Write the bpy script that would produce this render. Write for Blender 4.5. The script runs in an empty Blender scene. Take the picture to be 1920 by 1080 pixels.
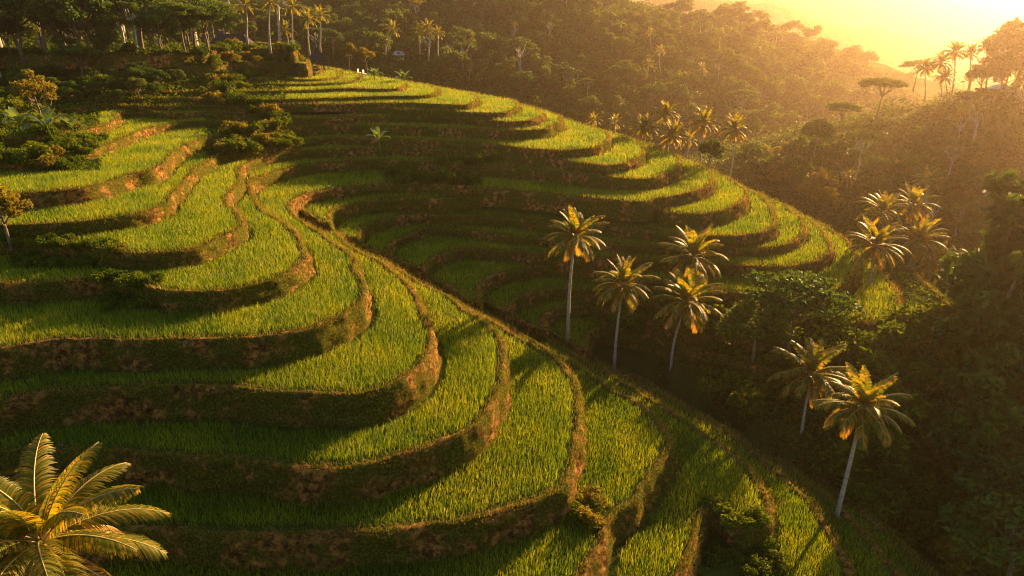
import bpy, math, random
import numpy as np
from mathutils import Vector, Matrix, kdtree, noise, geometry
random.seed(4); np.random.seed(4)
sc = bpy.context.scene
R = math.radians
# ---------------------------------------------------------------- camera
CZ = 40.0; F = 1280.0; PITCH = math.atan((540-50)/F)
cam = bpy.data.objects.new('camera', bpy.data.cameras.new('camera')); sc.collection.objects.link(cam)
cam.location = (0, 0, CZ); cam.rotation_euler = (R(90)-PITCH, 0, 0)
cam.data.sensor_width = 36; cam.data.lens = 36*F/1920; cam.data.clip_start = 0.5; cam.data.clip_end = 9000
sc.camera = cam
# ---------------------------------------------------------------- light
SUN_AZ, SUN_EL = R(41), R(15)
sd = Vector((math.sin(SUN_AZ)*math.cos(SUN_EL), math.cos(SUN_AZ)*math.cos(SUN_EL), math.sin(SUN_EL)))
w = bpy.data.worlds.new('World'); sc.world = w; w.use_nodes = True
nt = w.node_tree; bg = nt.nodes['Background']; sky = nt.nodes.new('ShaderNodeTexSky')
sky.sky_type = 'NISHITA'; sky.sun_disc = False; sky.sun_elevation = SUN_EL; sky.sun_rotation = SUN_AZ
sky.altitude = 300; sky.air_density = 1.6; sky.dust_density = 2.0; sky.ozone_density = 1.0
nt.links.new(sky.outputs[0], bg.inputs[0]); bg.inputs[1].default_value = 0.042
sl = bpy.data.lights.new('sun', 'SUN'); sl.energy = 5.0; sl.angle = R(0.6); sl.color = (1.0, 0.60, 0.25)
so = bpy.data.objects.new('sun', sl); sc.collection.objects.link(so); so.rotation_euler = sd.to_track_quat('Z', 'Y').to_euler()
sc.view_settings.view_transform = 'Standard'; sc.view_settings.look = 'None'; sc.view_settings.gamma = 1
sc.view_settings.exposure = 2.1
sc.cycles.filter_width = 1.1; sc.cycles.max_bounces = 6; sc.cycles.transparent_max_bounces = 6; sc.cycles.volume_bounces = 0
HAZE_DENS = 0.00036; HAZE_G = 0.83
# ---------------------------------------------------------------- projection helpers
cp, sp = math.cos(PITCH), math.sin(PITCH)
def ray(u, v):
    a = (u-960)/F; b = (540-v)/F
    return np.array([a, cp+b*sp, -sp+b*cp])
def at_z(u, v, z):
    d = ray(u, v); t = (z-CZ)/d[2]; return np.array([d[0]*t, d[1]*t, z])
def at_r(u, v, r):
    d = ray(u, v); t = r/math.hypot(d[0], d[1]); return np.array([d[0]*t, d[1]*t, CZ+d[2]*t])
def proj(P):
    P = np.asarray(P, float); y = P[..., 1]; z = P[..., 2]-CZ
    zc = y*cp - z*sp; yc = y*sp + z*cp
    zc = np.where(zc < 0.1, 0.1, zc)
    return 960+F*P[..., 0]/zc, 540-F*yc/zc, zc
# ---------------------------------------------------------------- object helpers
def link(o, parent=None):
    sc.collection.objects.link(o)
    if parent: o.parent = parent
    return o
AUTO = []
def tag(o, label=None, cat=None, group=None, kind=None):
    if label: o['label'] = label
    if cat: o['category'] = cat
    if group: o['group'] = group; AUTO.append(o)
    if kind: o['kind'] = kind
    return o
def empty(name, loc=(0, 0, 0), rz=0, s=1.0):
    o = bpy.data.objects.new(name, None); o.empty_display_size = .3; link(o)
    o.location = loc; o.rotation_euler = (0, 0, rz); o.scale = (s, s, s); return o
def mesh_np(name, V, loops, starts, totals, mat, smooth=False):
    m = bpy.data.meshes.new(name); V = np.ascontiguousarray(V, dtype=np.float32)
    m.vertices.add(len(V)); m.vertices.foreach_set('co', V.ravel())
    m.loops.add(len(loops)); m.loops.foreach_set('vertex_index', np.asarray(loops, np.int32))
    m.polygons.add(len(starts)); m.polygons.foreach_set('loop_start', np.asarray(starts, np.int32))
    m.polygons.foreach_set('loop_total', np.asarray(totals, np.int32))
    if smooth: m.polygons.foreach_set('use_smooth', np.ones(len(starts), bool))
    m.update(calc_edges=True); m.materials.append(mat); return m
def quads_mesh(name, V, Q, mat, smooth=False):
    Q = np.asarray(Q).reshape(-1, 4); n = len(Q)
    return mesh_np(name, V, Q.ravel(), np.arange(n)*4, np.full(n, 4), mat, smooth)
def grid_mesh(name, G, mat, smooth=True):          # G: (rows, cols, 3)
    r, c = G.shape[:2]; i = np.arange(r*c).reshape(r, c)
    Q = np.stack([i[:-1, :-1], i[:-1, 1:], i[1:, 1:], i[1:, :-1]], -1).reshape(-1, 4)
    return quads_mesh(name, G.reshape(-1, 3), Q, mat, smooth)
class MB:                                           # collects polygons for one mesh
    def __init__(s): s.v = []; s.f = []
    def add(s, vs, fs):
        b = len(s.v); s.v += [tuple(p) for p in vs]; s.f += [tuple(i+b for i in f) for f in fs]
    def box(s, c, d, rz=0):
        M = Matrix.Translation(c) @ Matrix.Rotation(rz, 4, 'Z'); x, y, z = d[0]/2, d[1]/2, d[2]/2
        vs = [M @ Vector((a*x, b*y, e*z)) for e in (-1, 1) for a, b in ((-1, -1), (1, -1), (1, 1), (-1, 1))]
        s.add(vs, [(3, 2, 1, 0), (4, 5, 6, 7), (0, 1, 5, 4), (1, 2, 6, 5), (2, 3, 7, 6), (3, 0, 4, 7)])
    def tube(s, pts, rad, n=7, wob=0):
        pts = [Vector(p) for p in pts]; rings = []
        for i, p in enumerate(pts):
            t = (pts[min(i+1, len(pts)-1)]-pts[max(i-1, 0)]).normalized()
            a = t.orthogonal().normalized() if abs(t.z) < .99 else Vector((1, 0, 0))
            if i: a = (la - t*la.dot(t)).normalized()
            la = a; b = t.cross(a); r = rad[i]*(1+wob*random.uniform(-1, 1))
            rings.append([p+(a*math.cos(k*2*math.pi/n)+b*math.sin(k*2*math.pi/n))*r for k in range(n)])
        fs = []
        for i in range(len(pts)-1):
            for k in range(n): fs.append((i*n+k, i*n+(k+1) % n, (i+1)*n+(k+1) % n, (i+1)*n+k))
        fs.append(tuple(range(n))[::-1]); fs.append(tuple((len(pts)-1)*n+k for k in range(n)))
        s.add([q for r_ in rings for q in r_], fs)
    def mesh(s, name, mat, smooth=False):
        m = bpy.data.meshes.new(name); m.from_pydata(s.v, [], s.f); m.materials.append(mat)
        if smooth: m.polygons.foreach_set('use_smooth', [True]*len(m.polygons))
        m.update(); return m
    def obj(s, name, mat, parent=None, smooth=False):
        return link(bpy.data.objects.new(name, s.mesh(name, mat, smooth)), parent)
# ---------------------------------------------------------------- materials
def newmat(name):
    m = bpy.data.materials.new(name); m.use_nodes = True; t = m.node_tree; t.nodes.clear()
    o = t.nodes.new('ShaderNodeOutputMaterial'); return m, t, o
def N(t, typ, **k):
    n = t.nodes.new(typ)
    for a, b in k.items():
        if a in n.inputs: n.inputs[a].default_value = b
        else: setattr(n, a, b)
    return n
def ramp(t, fac, cols):
    r = t.nodes.new('ShaderNodeValToRGB'); e = r.color_ramp.elements
    while len(e) < len(cols): e.new(0.5)
    for i, (p, c) in enumerate(cols): e[i].position = p; e[i].color = (*c, 1)
    t.links.new(fac, r.inputs[0]); return r.outputs[0]
def mix(t, fac, a, b, mode='MIX'):
    m = t.nodes.new('ShaderNodeMix'); m.data_type = 'RGBA'; m.blend_type = mode
    if isinstance(fac, (int, float)): m.inputs[0].default_value = fac
    else: t.links.new(fac, m.inputs[0])
    for s, x in ((6, a), (7, b)):
        if isinstance(x, tuple): m.inputs[s].default_value = (*x, 1)
        else: t.links.new(x, m.inputs[s])
    return m.outputs[2]
def noise_(t, scale, detail=4, obj=False, rough=.55, st=None):
    c = t.nodes.new('ShaderNodeTexCoord'); n = N(t, 'ShaderNodeTexNoise'); n.inputs['Scale'].default_value = scale
    n.inputs['Detail'].default_value = detail; n.inputs['Roughness'].default_value = rough
    src = c.outputs['Object'] if obj else t.nodes.new('ShaderNodeNewGeometry').outputs['Position']
    if st:
        mp = t.nodes.new('ShaderNodeMapping'); mp.inputs['Scale'].default_value = st; t.links.new(src, mp.inputs[0]); src = mp.outputs[0]
    t.links.new(src, n.inputs['Vector']); return n.outputs['Fac']
def leafmat(name, cols, trans=0.45, rough=0.45, spec=0.3, treevar=0.0, pos=0.0):
    """thin leaves: diffuse + translucent + a little gloss; colour differs leaf by leaf"""
    m, t, o = newmat(name); g = t.nodes.new('ShaderNodeNewGeometry'); fac = g.outputs['Random Per Island']
    if treevar:
        oi = t.nodes.new('ShaderNodeObjectInfo'); mm = N(t, 'ShaderNodeMath', operation='MULTIPLY_ADD')
        t.links.new(oi.outputs['Random'], mm.inputs[0]); mm.inputs[1].default_value = treevar
        m2 = N(t, 'ShaderNodeMath', operation='MULTIPLY'); t.links.new(fac, m2.inputs[0]); m2.inputs[1].default_value = 1-treevar
        t.links.new(m2.outputs[0], mm.inputs[2]); fac = mm.outputs[0]
    if pos:
        nz = noise_(t, pos, 3); mm = N(t, 'ShaderNodeMath', operation='MULTIPLY_ADD'); t.links.new(nz, mm.inputs[0])
        mm.inputs[1].default_value = .9
        m2 = N(t, 'ShaderNodeMath', operation='MULTIPLY_ADD'); t.links.new(fac, m2.inputs[0]); m2.inputs[1].default_value = .5; m2.inputs[2].default_value = -.2
        t.links.new(m2.outputs[0], mm.inputs[2]); fac = mm.outputs[0]
    col = ramp(t, fac, cols)
    p = N(t, 'ShaderNodeBsdfPrincipled'); p.inputs['Roughness'].default_value = rough; p.inputs['Specular IOR Level'].default_value = spec
    t.links.new(col, p.inputs['Base Color'])
    tr = t.nodes.new('ShaderNodeBsdfTranslucent'); c2 = mix(t, 1.0, col, (1.7, 1.35, .4), 'MULTIPLY'); t.links.new(c2, tr.inputs[0])
    mx = t.nodes.new('ShaderNodeMixShader'); mx.inputs[0].default_value = trans
    t.links.new(p.outputs[0], mx.inputs[1]); t.links.new(tr.outputs[0], mx.inputs[2]); t.links.new(mx.outputs[0], o.inputs[0]); return m
def solid(name, cols, scale=2.0, rough=.9, bump=.3, bscale=12, spec=.2, st=None, obj=False):
    m, t, o = newmat(name); col = ramp(t, noise_(t, scale, 6, obj, .65, st), cols)
    p = N(t, 'ShaderNodeBsdfPrincipled'); p.inputs['Roughness'].default_value = rough; p.inputs['Specular IOR Level'].default_value = spec
    t.links.new(col, p.inputs['Base Color'])
    if bump:
        b = N(t, 'ShaderNodeBump'); b.inputs['Strength'].default_value = bump; b.inputs['Distance'].default_value = .15
        t.links.new(noise_(t, bscale, 6, obj, .7), b.inputs['Height']); t.links.new(b.outputs[0], p.inputs['Normal'])
    t.links.new(p.outputs[0], o.inputs[0]); return m
M = {}
M['rice'] = leafmat('rice_leaf', [(0.15, (.04, .11, .008)), (.5, (.15, .25, .010)), (.9, (.36, .37, .018))], .5, .5, .25, pos=.25)
M['grass'] = leafmat('bank_grass', [(0.0, (.08, .12, .015)), (.55, (.17, .17, .03)), (1.0, (.33, .22, .07))], .4, .6, .2, pos=.6)
M['drygrass'] = leafmat('dry_bank_grass', [(0.0, (.09, .08, .012)), (.5, (.26, .18, .035)), (1.0, (.5, .32, .08))], .3, .8, .05, pos=.6)
M['leaf'] = leafmat('tree_leaf', [(0.0, (.02, .055, .009)), (.5, (.055, .11, .016)), (1.0, (.14, .16, .02))], .35, .65, .12, treevar=.6)
M['shrub'] = leafmat('shrub_leaf', [(0.0, (.035, .07, .010)), (.5, (.07, .12, .014)), (1.0, (.15, .17, .02))], .4, 1.0, .0, treevar=.4)
M['dryleaf'] = leafmat('dry_tree_leaf', [(0.0, (.07, .08, .012)), (1.0, (.24, .20, .025))], .4, .75, .1, treevar=.4)
M['palm'] = leafmat('palm_leaflet', [(0.0, (.07, .11, .010)), (.5, (.14, .16, .013)), (1.0, (.38, .25, .03))], .55, .5, .25)
M['palmdry'] = leafmat('old_palm_leaflet', [(0.0, (.20, .15, .02)), (1.0, (.45, .27, .05))], .5, .4, .4)
M['rachis'] = solid('palm_rachis', [(.3, (.28, .22, .06)), (.8, (.40, .30, .10))], 6, .5, 0, spec=.5)
M['banana'] = leafmat('banana_leaf', [(0.0, (.05, .10, .03)), (1.0, (.13, .20, .05))], .4, .3, .5, treevar=.5)
M['bark'] = solid('tree_bark', [(.3, (.09, .065, .045)), (.8, (.25, .20, .15))], 3, .9, .5)
M['palebark'] = solid('pale_bark', [(.3, (.30, .27, .23)), (.75, (.62, .58, .52))], 1.2, .85, .4, st=(1, 1, 2.5))
M['palmbark'] = solid('palm_bark', [(.3, (.22, .19, .16)), (.7, (.46, .42, .37))], 2.5, .85, .6, st=(.4, .4, 5))
M['nut'] = solid('coconut_husk', [(.3, (.20, .16, .04)), (.7, (.32, .2, .06))], 5, .5, 0)
M['roofdark'] = solid('dark_thatch', [(.3, (.025, .022, .025)), (.8, (.07, .06, .06))], 3, .95, .6, st=(4, 4, 1))
M['roofred'] = solid('clay_roof', [(.3, (.13, .06, .035)), (.8, (.26, .13, .08))], 2, .8, .5, st=(5, 1, 5))
M['tin'] = solid('tin_roof', [(.3, (.34, .40, .50)), (.8, (.55, .62, .72))], 1.5, .35, .2, spec=.6)
M['plaster'] = solid('plaster', [(.3, (.35, .32, .28)), (.8, (.55, .5, .45))], 2, .9, .2)
M['wood'] = solid('wood', [(.3, (.10, .065, .04)), (.8, (.22, .14, .08))], 4, .8, .2)
M['glass'] = solid('dark_window', [(.3, (.02, .02, .025)), (.8, (.04, .04, .05))], 1, .15, 0, spec=.6)
M['white'] = solid('white_paint', [(.3, (.65, .65, .65)), (.8, (.8, .8, .8))], 4, .6, 0)
M['path'] = solid('footpath', [(.3, (.22, .19, .15)), (.8, (.38, .34, .28))], 1.5, .9, .3)
def bankmat():
    m, t, o = newmat('terrace_bank_earth')
    soil = ramp(t, noise_(t, 2.6, 10, rough=.8), [(.36, (.02, .014, .008)), (.47, (.11, .06, .022)), (.56, (.40, .21, .06)), (.70, (.60, .37, .15))])
    gr = ramp(t, noise_(t, 9.0, 8, rough=.8), [(.36, (.018, .03, .006)), (.52, (.09, .10, .014)), (.68, (.36, .24, .05))])
    f = ramp(t, noise_(t, .42, 6, rough=.7), [(.42, (0, 0, 0)), (.52, (1, 1, 1))])
    col = mix(t, f, soil, gr)
    p = N(t, 'ShaderNodeBsdfPrincipled'); p.inputs['Roughness'].default_value = 1; p.inputs['Specular IOR Level'].default_value = .0
    t.links.new(col, p.inputs['Base Color'])
    b = N(t, 'ShaderNodeBump'); b.inputs['Strength'].default_value = 1.0; b.inputs['Distance'].default_value = .3
    t.links.new(noise_(t, 4.0, 12, rough=.85), b.inputs['Height']); t.links.new(b.outputs[0], p.inputs['Normal'])
    t.links.new(p.outputs[0], o.inputs[0]); return m
M['bank'] = bankmat()
M['bed'] = solid('rice_bed', [(.35, (.025, .04, .008)), (.7, (.06, .085, .014))], 1.2, 1.0, .5, spec=0)
M['ground'] = solid('hill_ground', [(.35, (.03, .042, .01)), (.55, (.06, .075, .016)), (.75, (.11, .10, .03))], .12, 1.0, .6, 1.5, spec=0)
M['pond'] = solid('pond_water', [(.4, (.10, .13, .16)), (.6, (.16, .19, .22))], .3, .08, 0, spec=.8)
M['lawn'] = solid('lawn', [(.35, (.05, .09, .02)), (.7, (.09, .13, .03))], .5, .95, .4)
# ---------------------------------------------------------------- terrace contours (traced lip lines, each at its own height)
# name, drop below camera, lip points, extra world points that close the hill on its hidden side
LV = [
('T', 3.6, [(-150,100),(100,104),(300,102),(400,98),(450,93),(520,93),(548,98),(545,88),(480,80)]),
('S', 5.2, [(-150,122),(100,124),(300,124),(400,122),(433,118),(540,117),(572,121),(575,112),(520,100)]),
('R', 6.8, [(-150,140),(100,142),(300,142),(390,140),(500,139),(590,138),(603,135),(600,127),(560,116)]),
('Q', 7.2, [(-150,152),(100,154),(300,153),(380,150),(480,148),(600,150),(632,146),(634,136),(590,124)]),
('P', 7.6, [(-150,164),(100,166),(300,163),(380,161),(480,159),(600,158),(660,153),(677,147),(668,138),(610,126)]),
('O', 8.0, [(-150,178),(100,178),(300,174),(400,173),(470,172),(560,171),(647,167),(740,168),(762,161),(750,152),(690,142)]),
('N', 8.5, [(-150,196),(0,192),(150,187),(300,186),(400,187),(520,188),(620,185),(720,182),(800,180),(822,172),(812,163),(740,150)]),
('M', 9.05, [(-150,235),(0,222),(100,207),(200,199),(300,200),(400,198),(500,198),(600,197),(747,194),(873,198),(897,188),(888,178),(810,162)]),
('L', 9.7, [(-150,275),(0,264),(120,252),(185,240),(222,224),(228,213),(260,211),(320,214),(400,212),(460,211),(520,209),(580,206),(700,206),(813,209),(937,213),(972,202),(965,190),(890,176)]),
('K', 10.4, [(-150,320),(0,308),(130,290),(215,268),(262,248),(305,236),(350,230),(410,227),(480,227),(600,222),(700,220),(807,219),(877,223),(967,230),(1015,221),(1013,208),(960,194),(880,178)]),
('J', 11.2, [(-160,374),(0,368),(100,360),(167,352),(217,340),(250,328),(285,322),(310,306),(327,289),(345,276),(397,259),(435,254),(480,250),(540,241),(613,236),(700,237),(813,240),(900,243),(957,246),(1010,245),(1040,236),(1054,228),(1048,218),(1000,203),(920,185)]),
('I', 12.35, [(-160,430),(0,426),(70,423),(160,418),(230,408),(283,398),(315,381),(330,366),(343,350),(353,335),(368,319),(387,307),(400,298),(423,291),(470,284),(530,272),(607,260),(700,261),(800,264),(900,270),(1037,283),(1108,279),(1137,268),(1141,252),(1100,236),(1020,212)]),
('H', 13.25, [(-160,450),(0,455),(100,460),(177,467),(247,479),(300,477),(367,468),(417,448),(450,431),(459,415),(445,398),(428,381),(432,366),(448,352),(452,336),(452,322),(465,308),(500,295),(560,285),(620,281),(700,279),(753,278),(900,289),(1037,301),(1143,312),(1187,303),(1209,290),(1205,274),(1165,256),(1080,232)]),
('G', 14.2, [(-160,542),(0,537),(100,532),(225,526),(262,537),(300,547),(380,549),(430,546),(493,533),(533,517),(567,497),(577,482),(568,463),(563,443),(547,430),(520,410),(493,392),(480,375),(472,355),(474,343),(495,331),(547,315),(610,306),(670,302),(743,302),(820,306),(900,312),(1000,320),(1100,330),(1167,336),(1217,337),(1252,328),(1275,312),(1272,296),(1232,277),(1150,250)]),
('F', 15.35, [(-160,664),(0,655),(67,645),(157,640),(273,642),(427,640),(500,635),(583,620),(630,597),(670,577),(691,553),(687,533),(672,510),(668,488),(650,470),(623,453),(590,431),(562,410),(547,390),(556,373),(613,357),(727,346),(800,346),(870,350),(943,357),(1020,364),(1093,371),(1213,381),(1232,374),(1260,371),(1293,364),(1320,355),(1336,345),(1338,331),(1308,309),(1230,279)]),
('E', 16.9, [(-160,775),(0,755),(67,741),(167,733),(333,730),(433,732),(567,742),(640,744),(697,737),(740,722),(780,697),(808,668),(816,645),(811,617),(797,585),(778,550),(763,528),(738,508),(700,487),(660,462),(630,440),(614,420),(624,400),(663,384),(747,373),(800,374),(880,372),(943,369),(1020,374),(1093,381),(1200,391),(1260,400),(1323,402),(1352,397),(1382,387),(1399,373),(1397,357),(1368,336),(1290,302)]),
('D', 18.6, [(-160,862),(0,852),(200,853),(300,855),(433,867),(533,878),(633,883),(713,870),(797,848),(863,820),(892,801),(920,772),(939,743),(946,713),(944,680),(945,652),(934,628),(912,606),(870,578),(820,546),(762,515),(705,478),(670,447),(688,424),(730,410),(773,404),(873,405),(960,411),(1027,419),(1137,425),(1193,432),(1260,438),(1323,443),(1375,445),(1412,441),(1442,432),(1457,417),(1453,398),(1428,370),(1360,335)]),
('C', 20.3, [(-160,1012),(100,1002),(317,1000),(467,1003),(633,1007),(800,993),(867,983),(950,960),(1017,937),(1058,912),(1076,880),(1087,848),(1093,803),(1094,763),(1088,727),(1073,702),(1053,680),(1020,656),(980,635),(920,601),(850,561),(780,521),(738,492),(723,474),(742,453),(773,438),(797,431),(833,430),(947,444),(1027,450),(1100,455),(1200,462),(1300,467),(1397,468),(1440,466),(1480,459),(1500,448),(1511,436),(1508,420),(1484,395),(1420,360)]),
('B', 21.9, [(-200,1330),(400,1320),(800,1260),(1000,1165),(1097,1077),(1127,1033),(1148,988),(1168,960),(1200,937),(1228,897),(1250,868),(1257,837),(1246,807),(1227,780),(1195,755),(1150,730),(1090,692),(1020,648),(950,608),(880,569),(822,536),(793,506),(815,484),(863,470),(947,472),(1027,480),(1100,484),(1200,488),(1280,491),(1357,496),(1413,502),(1480,502),(1527,492),(1557,474),(1550,445),(1523,415),(1470,383)]),
('A', 23.4, [(0,1700),(800,1500),(1150,1300),(1240,1160),(1280,1080),(1300,1037),(1316,998),(1326,966),(1345,957),(1375,978),(1407,990),(1436,976),(1444,932),(1427,900),(1390,862),(1340,824),(1290,791),(1240,758),(1180,722),(1110,682),(1030,638),(960,607),(899,573),(901,542),(930,518),(980,506),(1040,502),(1100,508),(1200,525),(1280,538),(1353,549),(1467,557),(1515,556),(1565,544),(1598,527),(1610,500),(1602,470),(1575,442),(1530,415)]),
('Za', 24.8, [(600,1900),(1200,1600),(1480,1350),(1580,1200),(1594,1095),(1581,1040),(1557,993),(1527,943),(1497,918),(1463,886),(1420,850),(1360,808),(1290,768),(1200,718),(1100,668),(1020,631),(978,606),(953,587),(961,567),(997,551),(1047,544),(1100,547),(1200,562),(1300,582),(1400,597),(1500,607),(1600,610),(1665,600),(1690,575),(1665,520),(1600,452)]),
('Zb', 26.2, [(900,2200),(1500,1600),(1700,1330),(1735,1180),(1695,1090),(1647,1033),(1597,973),(1563,940),(1510,900),(1450,858),(1380,815),(1300,770),(1200,714),(1120,669),(1060,643),(1021,621),(1029,592),(1052,581),(1093,577),(1150,587),(1250,612),(1400,642),(1600,655),(1750,640),(1790,590),(1700,500)]),
('Zc', 27.6, [(1200,2400),(1700,1700),(1880,1330),(1865,1190),(1800,1115),(1740,1068),(1690,1015),(1640,972),(1560,917),(1480,869),(1400,824),(1300,770),(1200,712),(1130,675),(1096,657),(1104,631),(1140,614),(1200,622),(1300,652),(1450,692),(1600,712),(1750,702),(1860,640),(1780,540)]),
]
# below level F the near spur and the far spur step down separately
SIL = [(600,437),(645,462),(700,487),(740,505),(790,533),(830,550),(880,568),(950,604),(1013,630),(1097,672)]
SPLIT = {'E': ((614,420), 16.4), 'D': ((670,447), 17.75), 'C': ((723,474), 18.75), 'B': ((793,506), 19.5), 'A': ((899,573), 20.5), 'Za': ((953,587), 21.5), 'Zb': ((1021,621), 22.5), 'Zc': ((1096,657), 23.4)}
L2 = []
for nm, dr, pts in LV:
    if nm not in SPLIT: L2.append((nm, dr, pts, 'all')); continue
    fp, fz = SPLIT[nm]; i = pts.index(fp); a = list(pts[:i]); b = list(pts[i:])
    a += [q for q in SIL[::-1] if q[0] < a[-1][0]-25] + [(545, 398), (500, 335)]
    b = [(490, 318), (535, 372)] + [(q[0], q[1]-15) for q in SIL if q[0] < b[0][0]-22] + b
    L2.append((nm, dr, a, 'near')); L2.append(('f'+nm, fz, b, 'far'))
L2.sort(key=lambda l: l[1]); LV = L2
names = [l[0] for l in LV]; NL = len(LV); Z = [CZ-l[1] for l in LV]; SIDE = [l[3] for l in LV]
def lower(k):                                       # height of the next terrace down on the same slope
    for j in range(k+1, NL):
        if (SIDE[k] == 'all' and SIDE[j] != 'far') or SIDE[j] == SIDE[k]: return Z[j]
    return Z[k]-1.4
def catmull(P, step):
    P = np.asarray(P); out = []
    Q = np.vstack([2*P[0]-P[1], P, 2*P[-1]-P[-2]])
    for i in range(1, len(Q)-2):
        p0, p1, p2, p3 = Q[i-1], Q[i], Q[i+1], Q[i+2]
        t0 = 0; t1 = t0+max(np.linalg.norm(p1-p0), 1e-3)**.5; t2 = t1+max(np.linalg.norm(p2-p1), 1e-3)**.5; t3 = t2+max(np.linalg.norm(p3-p2), 1e-3)**.5
        n = max(2, int(np.linalg.norm(p2-p1)/step)); t = np.linspace(t1, t2, n, endpoint=False)[:, None]
        A1 = (t1-t)/(t1-t0)*p0+(t-t0)/(t1-t0)*p1; A2 = (t2-t)/(t2-t1)*p1+(t-t1)/(t2-t1)*p2; A3 = (t3-t)/(t3-t2)*p2+(t-t2)/(t3-t2)*p3
        B1 = (t2-t)/(t2-t0)*A1+(t-t0)/(t2-t0)*A2; B2 = (t3-t)/(t3-t1)*A2+(t-t1)/(t3-t1)*A3
        out.append((t2-t)/(t2-t1)*B1+(t-t1)/(t2-t1)*B2)
    out.append(P[-1:]); return np.vstack(out)
def nz2(x, y, s, seed=0.0): return noise.noise(Vector((x*s, y*s, seed)))
curves, polys = [], []
for k, (nm, dr, pts, side) in enumerate(LV):
    P = np.array([at_z(u, v, Z[k])[:2] for u, v in pts])
    c = catmull(P, .28)
    tn = np.gradient(c, axis=0); tn /= np.linalg.norm(tn, axis=1)[:, None]+1e-9
    nr = np.stack([tn[:, 1], -tn[:, 0]], 1)          # right of travel
    off = np.array([nz2(x, y, .35, k*7.1)*.28+nz2(x, y, 1.3, k*3.3)*.10 for x, y in c])
    c = c+nr*off[:, None]
    curves.append(c)
    first, last = c[0], c[-1]
    close = [[last[0]-28, last[1]+26], [min(last[0]-60, -60), max(last[1]+55, 175-k)], [-130-k, 178-k], [-132-k, -6-k], [min(first[0], -60)-5, min(first[1], 200)-6 if nm not in ('B', 'A', 'Za', 'Zb', 'Zc') else -8-k*.3]]
    if side == 'near': close[0] = [last[0]-12, last[1]+6]
    if side == 'far': close = close[:2]+[[-130-k, 178-k], [-130-k, 84], [first[0]-12, 84]]
    polys.append(np.vstack([c, np.array(close)]))
def area(p): x, y = p[:, 0], p[:, 1]; return .5*np.sum(x*np.roll(y, -1)-y*np.roll(x, -1))
# outward side of each curve: polygon is traversed left->right->back ; sign from area
SGN = [1 if area(p) > 0 else -1 for p in polys]
# ---------------------------------------------------------------- raster of levels
GX0, GX1, GY0, GY1, GS = -95.0, 80.0, 8.0, 150.0, .25
gx = np.arange(GX0, GX1, GS)+GS/2; gy = np.arange(GY0, GY1, GS)+GS/2
def fill(poly, xs, ys):
    out = np.zeros((len(ys), len(xs)), bool); a = poly; b = np.roll(poly, -1, 0)
    for j, y in enumerate(ys):
        s = (a[:, 1] > y) != (b[:, 1] > y)
        if not s.any(): continue
        xc = np.sort(a[s, 0]+(y-a[s, 1])/(b[s, 1]-a[s, 1])*(b[s, 0]-a[s, 0]))
        out[j] = (np.searchsorted(xc, xs) % 2) == 1
    return out
lev = np.full((len(gy), len(gx)), 99, int)
inside = {}
for k in range(NL-1, -1, -1):
    inside[k] = fill(polys[k], gx, gy); lev[inside[k]] = k
kds = []
for k in range(NL):
    c = polys[k][::2]; kd = kdtree.KDTree(len(c))
    for i, p in enumerate(c): kd.insert((p[0], p[1], 0), i)
    kd.balance(); kds.append(kd)
def dist_to(k, x, y): return kds[k].find((x, y, 0))[2]
# ---------------------------------------------------------------- ground sheet: valley, hills, ridges, body under the terraces
VZ = CZ-37.0
def dense(P, step=8):
    out = []
    for a, b in zip(P[:-1], P[1:]):
        n = max(1, int(np.linalg.norm((b-a)[:2])/step))
        for i in range(n): out.append(a+(b-a)*i/n)
    out.append(P[-1]); return np.array(out)
RIDGES = [  # points (u, v, distance), slope, noise
 ([(1430,425,112),(1465,385,124),(1540,336,138),(1600,290,148),(1680,238,160),(1760,212,166),(1850,194,168),(1950,172,166),(2100,160,185),(2500,130,230)], .34, .3),
 ([(-900,-60,300),(-200,-60,300),(400,-60,310),(800,-55,330),(1000,-45,340),(1150,-12,350),(1260,22,370),(1330,28,380),(1450,50,400),(1560,98,420),(1650,140,440),(1720,180,465),(1800,240,490)], .36, 5),
 ([(1250,-10,800),(1400,5,850),(1500,26,880),(1600,44,900),(1700,68,950),(1800,92,1000),(1960,105,1000),(2300,105,1000)], .3, 9),
 ([(200,20,1200),(900,20,1200),(1300,-14,1250),(1450,-14,1250),(1550,-16,1250),(1650,-12,1300),(1760,-4,1300),(1850,-2,1350),(2000,4,1350),(2500,0,1350)], .25, 9),
]
RW = []
for pts, s, nz in RIDGES:
    RW.append((dense(np.array([at_r(*p) for p in pts]), 8 if pts[0][2] < 400 else 30), s, nz))
def axis(lo, hi, s, far):
    a = list(np.arange(lo, hi+1e-6, s)); st = s
    while a[-1] < far: st *= 1.09; a.append(a[-1]+st)
    b = []; x = lo; st = s
    while x > -far*.6: st *= 1.12; x -= st; b.append(x)
    return np.array(b[::-1]+a)
AX = axis(-80, 130, 1.5, 3200); AY = axis(-10, 190, 1.5, 3000)
HZ = np.full((len(AY), len(AX)), VZ)
XX, YY = np.meshgrid(AX, AY)
for RP, s, nzv in RW:
    X = XX.ravel(); Y = YY.ravel(); best = np.full(len(X), -1e9)
    for i0 in range(0, len(X), 4000):
        d = np.sqrt((X[i0:i0+4000, None]-RP[None, :, 0])**2+(Y[i0:i0+4000, None]-RP[None, :, 1])**2)
        h = RP[None, :, 2]-(np.sqrt(d*d+64)-8)*s
        best[i0:i0+4000] = h.max(1)
    HZ = np.maximum(HZ, best.reshape(HZ.shape))
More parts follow.
